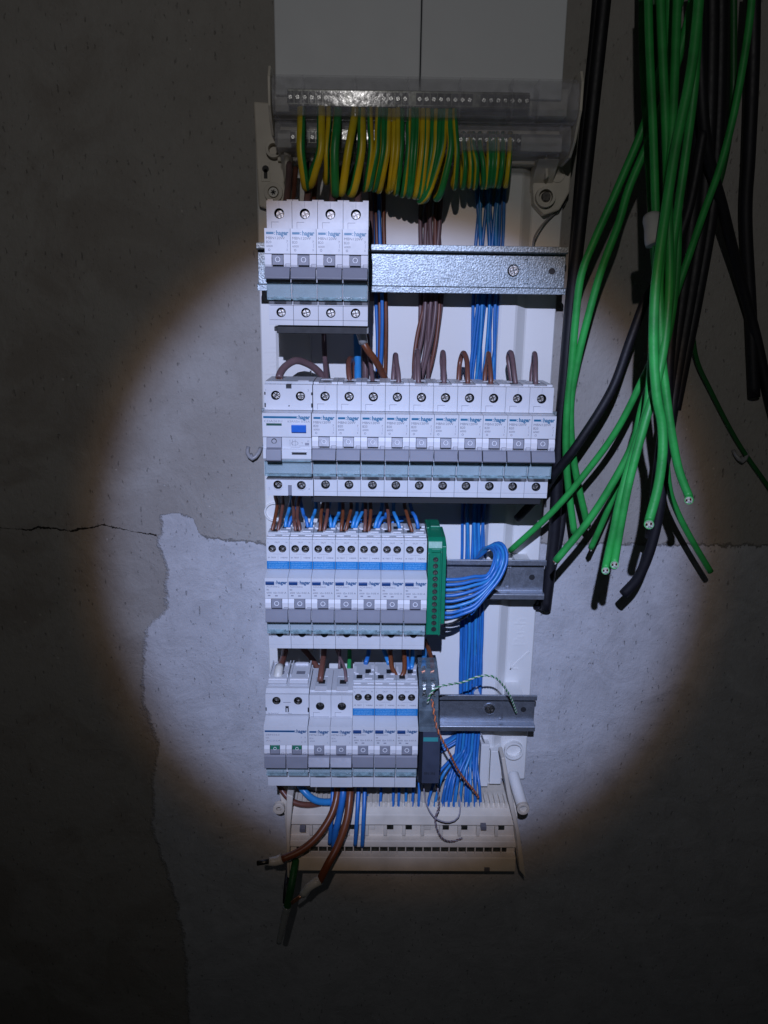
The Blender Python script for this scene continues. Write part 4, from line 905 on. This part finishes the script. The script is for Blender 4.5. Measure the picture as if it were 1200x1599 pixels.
for k in range(5): mb.tube([at(660+k, 1040, 27+k*.4), at(659.5+k*1.1, 1051, 33)], .45, 'copper', 6)
c = mb.build('copper_strand', parent=o, origin=at(664,1006,-10)); c.location = (0,0,0)
o = wire('brown_wire', [(664,1000,-16),(669,1012,2),(674,1028,16),(676,1042,28)], 2.0, 'wire_rust', 'brown wire with bare copper entering the dark module', 'wire')
mb = MB(); 
for k in range(5): mb.tube([at(674+k, 1040, 27+k*.4), at(673.5+k*1.1, 1051, 33)], .45, 'copper', 6)
c = mb.build('copper_strand', parent=o, origin=at(664,1000,-16)); c.location = (0,0,0)
# --- below row four
o = wire('brown_cable', [(527,1215,-6),(527,1240,4),(518,1272,14),(496,1306,24),(470,1328,30),(440,1342,34)], 3.3, 'wire_rust', 'thick brown cable swinging down left across the terminal tray, white tip', 'cable', 'thick cables hanging out of the bottom')
mb = MB(); mb.tube([at(441,1341,34), at(430,1345,35), at(420,1345,36)], 4.4, 'ferrule_white', 14, taper=lambda t: 1-.2*t); c = mb.build('white_sleeve', parent=o, origin=at(527,1215,-6)); c.location = (0,0,0)
mb = MB(); mb.tube([at(420,1345,36), at(402,1348,36)], 2.2, 'screw_dark', 10); c = mb.build('wire_tip', parent=o, origin=at(527,1215,-6)); c.location = (0,0,0)
wire('blue_cable', [(537,1215,-4),(536,1240,6),(530,1275,10),(524,1300,10),(522,1322,8)], 3.0, 'wire_blue', 'thick blue cable between the two thick brown ones below the bottom row', 'cable', 'thick cables hanging out of the bottom')
o = wire('brown_cable', [(548,1215,-4),(547,1240,8),(542,1280,20),(528,1320,30),(512,1350,38),(498,1378,42)], 3.5, 'wire_rust', 'thick brown cable hanging steeply past the terminal tray, grey-white tip', 'cable', 'thick cables hanging out of the bottom')
mb = MB(); mb.tube([at(500,1374,42), at(484,1384,44), at(472,1398,44)], 4.2, 'ferrule_white', 14, taper=lambda t: 1-.3*t); c = mb.build('white_sleeve', parent=o, origin=at(548,1215,-4)); c.location = (0,0,0)
mb = MB(); mb.tube([at(472,1398,44), at(456,1410,44)], 1.7, 'copper', 10); c = mb.build('wire_tip', parent=o, origin=at(548,1215,-4)); c.location = (0,0,0)
o = wire('dark_green_cable', [(470,1320,-20),(462,1345,10),(456,1380,26),(450,1410,30),(447,1425,30)], 3.4, 'cable_green_dark', 'dark green cable hanging below the lower left corner of the board', 'cable')
mb = MB(); mb.tube([at(449,1415,30), at(443,1440,31), at(436,1472,31)], 3.9, 'ferrule_clear', 14, taper=lambda t: 1-.35*t); c = mb.build('grey_sleeve', parent=o, origin=at(470,1320,-20)); c.location = (0,0,0)
wire('black_cable', [(452,1350,-20),(448,1380,10),(446,1410,18)], 2.6, 'cable_black', 'short black cable behind the dark green one below the board corner', 'cable')
wire('brown_cable', [(432,1216,-6),(442,1236,0),(458,1252,4),(482,1257,2),(510,1254,-8),(540,1250,-20)], 2.7, 'wire_brown', 'reddish brown cable curving right from under the main switch', 'cable')
wire('blue_cable', [(462,1212,-6),(474,1234,6),(494,1250,8),(520,1252,2),(548,1246,-12),(600,1246,-22)], 3.2, 'wire_blue_light', 'thick blue cable curving right from under the main switch', 'cable')
for i, (u0, u1, v1) in enumerate(((520,515,1318),(548,535,1316),(560,555,1320),(570,566,1322))):
    wire('blue_wire', [(u0, 1210, -10), (u0, 1236, 0), ((u0+u1)/2, 1280, 12), (u1, v1, 10)], 1.9, 'wire_blue', '%s of four dark blue wires dropping over the terminal tray, from the left' % ORD[i], 'wire', 'four dark blue wires over the tray')
wire('mauve_wire', [(478,1236,-24),(500,1240,-22),(528,1238,-24)], 2.6, 'wire_mauve', 'short mauve wire behind the thick blue curve under the bottom row', 'wire')
# --- thin twisted pairs
def pair(name, pts, m1, m2, r, label, pitch=5.5):
    P3 = [Vector(at(*p)) for p in pts]; Q = []
    e = [P3[0]*2-P3[1]]+P3+[P3[-1]*2-P3[-2]]
    for i in range(len(P3)-1):
        a, b, c_, d_ = e[i:i+4]; k = max(2, int((c_-b).length/1.1))
        for j in range(k):
            t = j/k; Q.append(0.5*((2*b)+(c_-a)*t+(2*a-5*b+4*c_-d_)*t*t+(3*b-a-3*c_+d_)*t**3))
    o = thing(name, label, 'wire pair', *P3[0]); dist = 0
    for s_, mm in ((0, m1), (math.pi, m2)):
        out = []; dist = 0
        for i, q in enumerate(Q):
            if i: dist += (q-Q[i-1]).length
            T = (Q[min(len(Q)-1, i+1)]-Q[max(0, i-1)]).normalized(); nv = T.cross(Vector((0, 0, 1))).normalized(); bn = T.cross(nv)
            a = s_+dist/pitch*2*math.pi; out.append(q+(nv*math.cos(a)+bn*math.sin(a))*r)
        mb = MB(); mb.tube(out, r, mm, 6, res=1); c = mb.build('strand', parent=o, origin=tuple(P3[0])); c.location = (0,0,0)
pair('twisted_pair', [(668,1098,58),(672,1084,62),(684,1073,60),(702,1069,56),(724,1065,50),(745,1057,46),(762,1055,44),(776,1060,40),(790,1076,30),(800,1094,18),(807,1114,2)], 'pair_green', 'pair_white', .55, 'thin green and white twisted pair arching over the lowest rail')
pair('twisted_pair', [(675,1092,58),(678,1112,64),(682,1134,68),(690,1154,68),(702,1176,60),(714,1200,44),(728,1220,28),(740,1234,16),(748,1246,6)], 'pair_orange', 'wire_mauve', .6, 'thin orange twisted pair falling from the dark module over the blue wires')
pair('twisted_pair', [(681,1222,20),(685,1240,22),(685,1262,22),(680,1278,24),(683,1296,24),(692,1310,22),(706,1314,14),(724,1308,12)], 'wire_mauve', 'pair_grey', .55, 'thin brown and grey twisted pair trailing over the terminal tray')
wire('thin_grey_wire', [(662,1226,16),(664,1248,20),(672,1268,22),(684,1280,24),(702,1284,22),(716,1276,18),(719,1255,12),(716,1235,4)], .6, 'pair_grey', 'single thin grey wire bowed across the top of the terminal tray', 'wire')
wire('thin_grey_wire', [(832,388,-4),(836,368,-20),(850,348,-30),(868,332,-36),(882,318,-40),(888,300,-40)], .8, 'clip_grey', 'thin grey string curving over the plate above right rail end', 'wire')
wire('thin_grey_wire', [(752,1146,-12),(758,1162,-24),(768,1172,-30),(784,1184,-28)], .6, 'clip_grey', 'thin grey wire curling from the lowest rail to the tray latch', 'wire')

# ================================================================== loose cables right of the board
def cable(pts, r, m, label, grp, name, end=True, face=False):
    if name == 'green_cable': r *= 0.87
    if face: pts = pts[:-1]+[(pts[-1][0], pts[-1][1]-5, pts[-1][2]+1), (pts[-1][0], pts[-1][1]+1, pts[-1][2]+8)]
    P3 = [at(*p) for p in pts]; o = MB().tube(P3, r, m, n=14).build(name, origin=P3[0]); tag(o, label, 'cable', grp)
    if end:
        e = Vector(P3[-1]); t = (Vector(P3[-1])-Vector(P3[-2])).normalized(); mb = MB()
        mb.tube([e-t*.5, e+t*.5], r*.80, 'cable_end', 14)
        up = t.cross(Vector((0,0,1))).normalized(); bn = t.cross(up)
        for k in range(7):
            a = k*2*math.pi/6; rr = 0 if k == 6 else r*.52; q = e+(up*math.cos(a)+bn*math.sin(a))*rr
            mb.tube([q+t*.2, q+t*(.8+1.6*((k*5) % 7)/7)], r*.22, ['cable_end','copper','pair_white','pair_grey'][k % 4], 7)
        c = mb.build('cut_end', parent=o, origin=P3[0]); c.location = (0,0,0)
    return o
GG = 'green data cables hanging beside the board'; gm = 'cable_green'
cable([(1075,-60,30),(1062,0,30),(1040,80,30),(1008,190,28),(962,300,24),(930,372,22),(908,430,20),(899,500,16),(893,570,12),(886,640,8),(884,697,4),(887,753,0),(897,832,-4)], 3.3, gm, 'green cable hugging the black cable right of the board, ending nearest the board', GG, 'green_cable')
cable([(1095,-60,34),(1082,0,34),(1060,90,34),(1022,200,32),(984,290,30),(966,350,28),(940,420,24),(920,490,20),(903,560,14),(892,627,8),(893,690,2),(901,746,-2),(918,822,-8)], 3.3, gm, 'green cable second from the board, its short end left of the slanting black cable', GG, 'green_cable')
cable([(1178,-60,20),(1170,40,22),(1148,170,24),(1125,260,26),(1100,330,30),(1076,400,36),(1052,470,40),(1025,545,44),(1004,592,44),(965,669,34),(920,732,22),(864,798,8),(797,860,-16)], 3.0, gm, 'green cable slanting far left so its end overlaps the white plate', GG, 'green_cable')
cable([(1090,-60,60),(1090,40,62),(1084,140,64),(1070,250,64),(1052,380,64),(1048,450,64),(1039,522,66),(1025,571,68),(1004,634,66),(990,690,62),(962,746,58),(920,812,52),(868,876,45)], 3.3, gm, 'green cable curving down left, its cut end beside the black cable at the board edge', GG, 'green_cable')
cable([(1012,-60,60),(1014,60,66),(1020,200,74),(1024,330,82),(1026,420,88),(1024,500,92),(1018,560,96),(1010,640,100),(990,704,104),(969,777,106),(958,830,106),(946,890,104)], 3.1, gm, 'green cable with a pale round end, left one of the close pair pointing down', GG, 'green_cable', face=True)
cable([(1030,-60,60),(1034,60,66),(1040,200,74),(1044,330,84),(1046,430,92),(1040,520,98),(1028,590,102),(1007,662,106),(986,739,108),(974,795,108),(960,881,106)], 3.3, gm, 'green cable with a pale round end, right one of the close pair pointing down', GG, 'green_cable', face=True)
cable([(1094,-60,90),(1090,20,92),(1078,120,96),(1056,227,100),(1039,336,106),(1027,420,112),(1022,480,116),(1021,550,118),(1026,620,120),(1034,662,120),(1035,707,122),(1028,760,124),(1014,818,126)], 3.6, gm, 'frontmost thick green cable, cut end facing out just left of centre of the bunch', GG, 'green_cable', face=True)
cable([(1060,-60,60),(1056,60,66),(1050,200,76),(1040,330,86),(1030,430,92),(1031,490,96),(1034,557,98),(1039,602,100),(1048,669,102),(1060,732,102),(1076,780,104)], 3.3, gm, 'green cable bending right, its cut end facing out right of the bunch', GG, 'green_cable', face=True)
cable([(1045,-60,30),(1046,100,32),(1046,300,34),(1042,450,34),(1036,560,28),(1038,660,20),(1044,753,10),(1056,795,4),(1081,844,0),(1110,893,-2)], 3.0, gm, 'green cable reaching furthest right and lowest, leaning off the wall', GG, 'green_cable', end=False)
cable([(1060,300,50),(1058,420,50),(1045,520,46),(1022,590,42),(1003,640,38),(985,700,28),(960,770,18),(941,816,10),(923,856,4)], 2.8, gm, 'short dim green cable end between the slanting ones, behind the pale-ended pair', GG, 'green_cable')
cable([(1004,-60,0),(1004,80,2),(1010,200,6),(1017,320,20),(1022,400,30),(1030,480,34)], 3.0, gm, 'dim green cable at the left edge of the bunch, wrapped by white tape', GG, 'green_cable', end=False)
cable([(1020,-60,-8),(1022,100,-6),(1026,250,0),(1032,360,10),(1040,470,20)], 3.0, 'cable_green_dark', 'very dim green cable behind the white tape in the bunch', GG, 'green_cable', end=False)
cable([(1146,-60,0),(1146,60,0),(1144,170,0),(1130,260,-6),(1110,330,-14),(1096,380,-20)], 2.8, 'cable_green_dark', 'dim green cable in the upper right, joining the wide black cables', GG, 'green_cable', end=False)
cable([(1080,500,-30),(1088,560,-38),(1110,610,-41),(1152,690,-43),(1200,760,-43),(1260,850,-43)], 2.2, 'cable_green_dark', 'faint dark green cable running along the wall to the right clip', GG, 'green_cable', end=False)
mb = MB(); p = at(1021, 358, 84); mb.tube([at(1019,339,80), at(1020,350,83), at(1021,366,86), at(1024,382,88)], 6.0, 'tape_white', 16, taper=lambda t: 1+.06*math.sin(9*t))
o = mb.build('tape_wrap', origin=p); tag(o, 'torn white tape wrapped round the green cables in the dark upper right', 'tape')
BK = 'black cables hanging beside the board'; km = 'cable_black'
cable([(950,-60,-10),(944,0,-10),(930,130,-12),(916,260,-14),(904,370,-16),(893,470,-20),(882,600,-24),(873,700,-28),(866,830,-32),(852,952,-34)], 5.0, km, 'thick black cable running closest down the right side of the board', BK, 'black_cable', end=False)
cable([(938,-60,-24),(930,40,-24),(915,180,-28),(902,320,-30),(893,450,-34),(886,600,-38),(884,740,-40),(872,850,-40),(845,940,-38),(838,946,-36)], 3.6, km, 'thinner black cable behind the thick one at the board edge', BK, 'black_cable', end=False)
cable([(1100,200,10),(1075,330,14),(1040,420,16),(1010,465,18),(985,530,20),(955,610,20),(905,690,16),(872,733,6),(845,770,-10),(808,810,-24)], 3.5, km, 'black cable slanting left behind the breakers, crossing over the green cables', BK, 'black_cable', end=False)
for i, (o1, r, lab) in enumerate(((0, 5.5, 'left of the three wide black cables in the dark centre of the bunch'), (16, 5.5, 'middle of the three wide black cables in the dark centre of the bunch'), (30, 4.8, 'right of the three wide black cables in the dark centre of the bunch'))):
    cable([(1096+o1,-60,-12),(1096+o1,60,-12),(1092+o1,200,-12),(1082+o1,330,-10),(1066+o1*.8,460,-6),(1052+o1*.6,560,0),(1042+o1*.4,640,6),(1030+o1*.2,740,12),(1018,840-i*18,14)][:9-i], r, km, lab, BK, 'black_cable', end=False)
cable([(1060,400,10),(1045,560,20),(1040,680,26),(1032,780,28),(1018,850,26),(998,900,22),(974,928,18)], 4.2, km, 'black cable curving left with a hooked end below the front green cable', BK, 'black_cable', end=False)
cable([(1090,-60,20),(1100,200,10),(1130,330,-10),(1155,430,-30),(1182,530,-38),(1206,640,-40),(1240,760,-41),(1280,900,-41)], 4.2, km, 'black cable bowing right along the wall at the photo edge', BK, 'black_cable', end=False)
cable([(1178,-60,-20),(1176,100,-24),(1170,240,-30),(1165,340,-36),(1172,480,-40),(1178,620,-40)], 5.0, km, 'thick black cable in the far upper right of the dark wall', BK, 'black_cable', end=False)
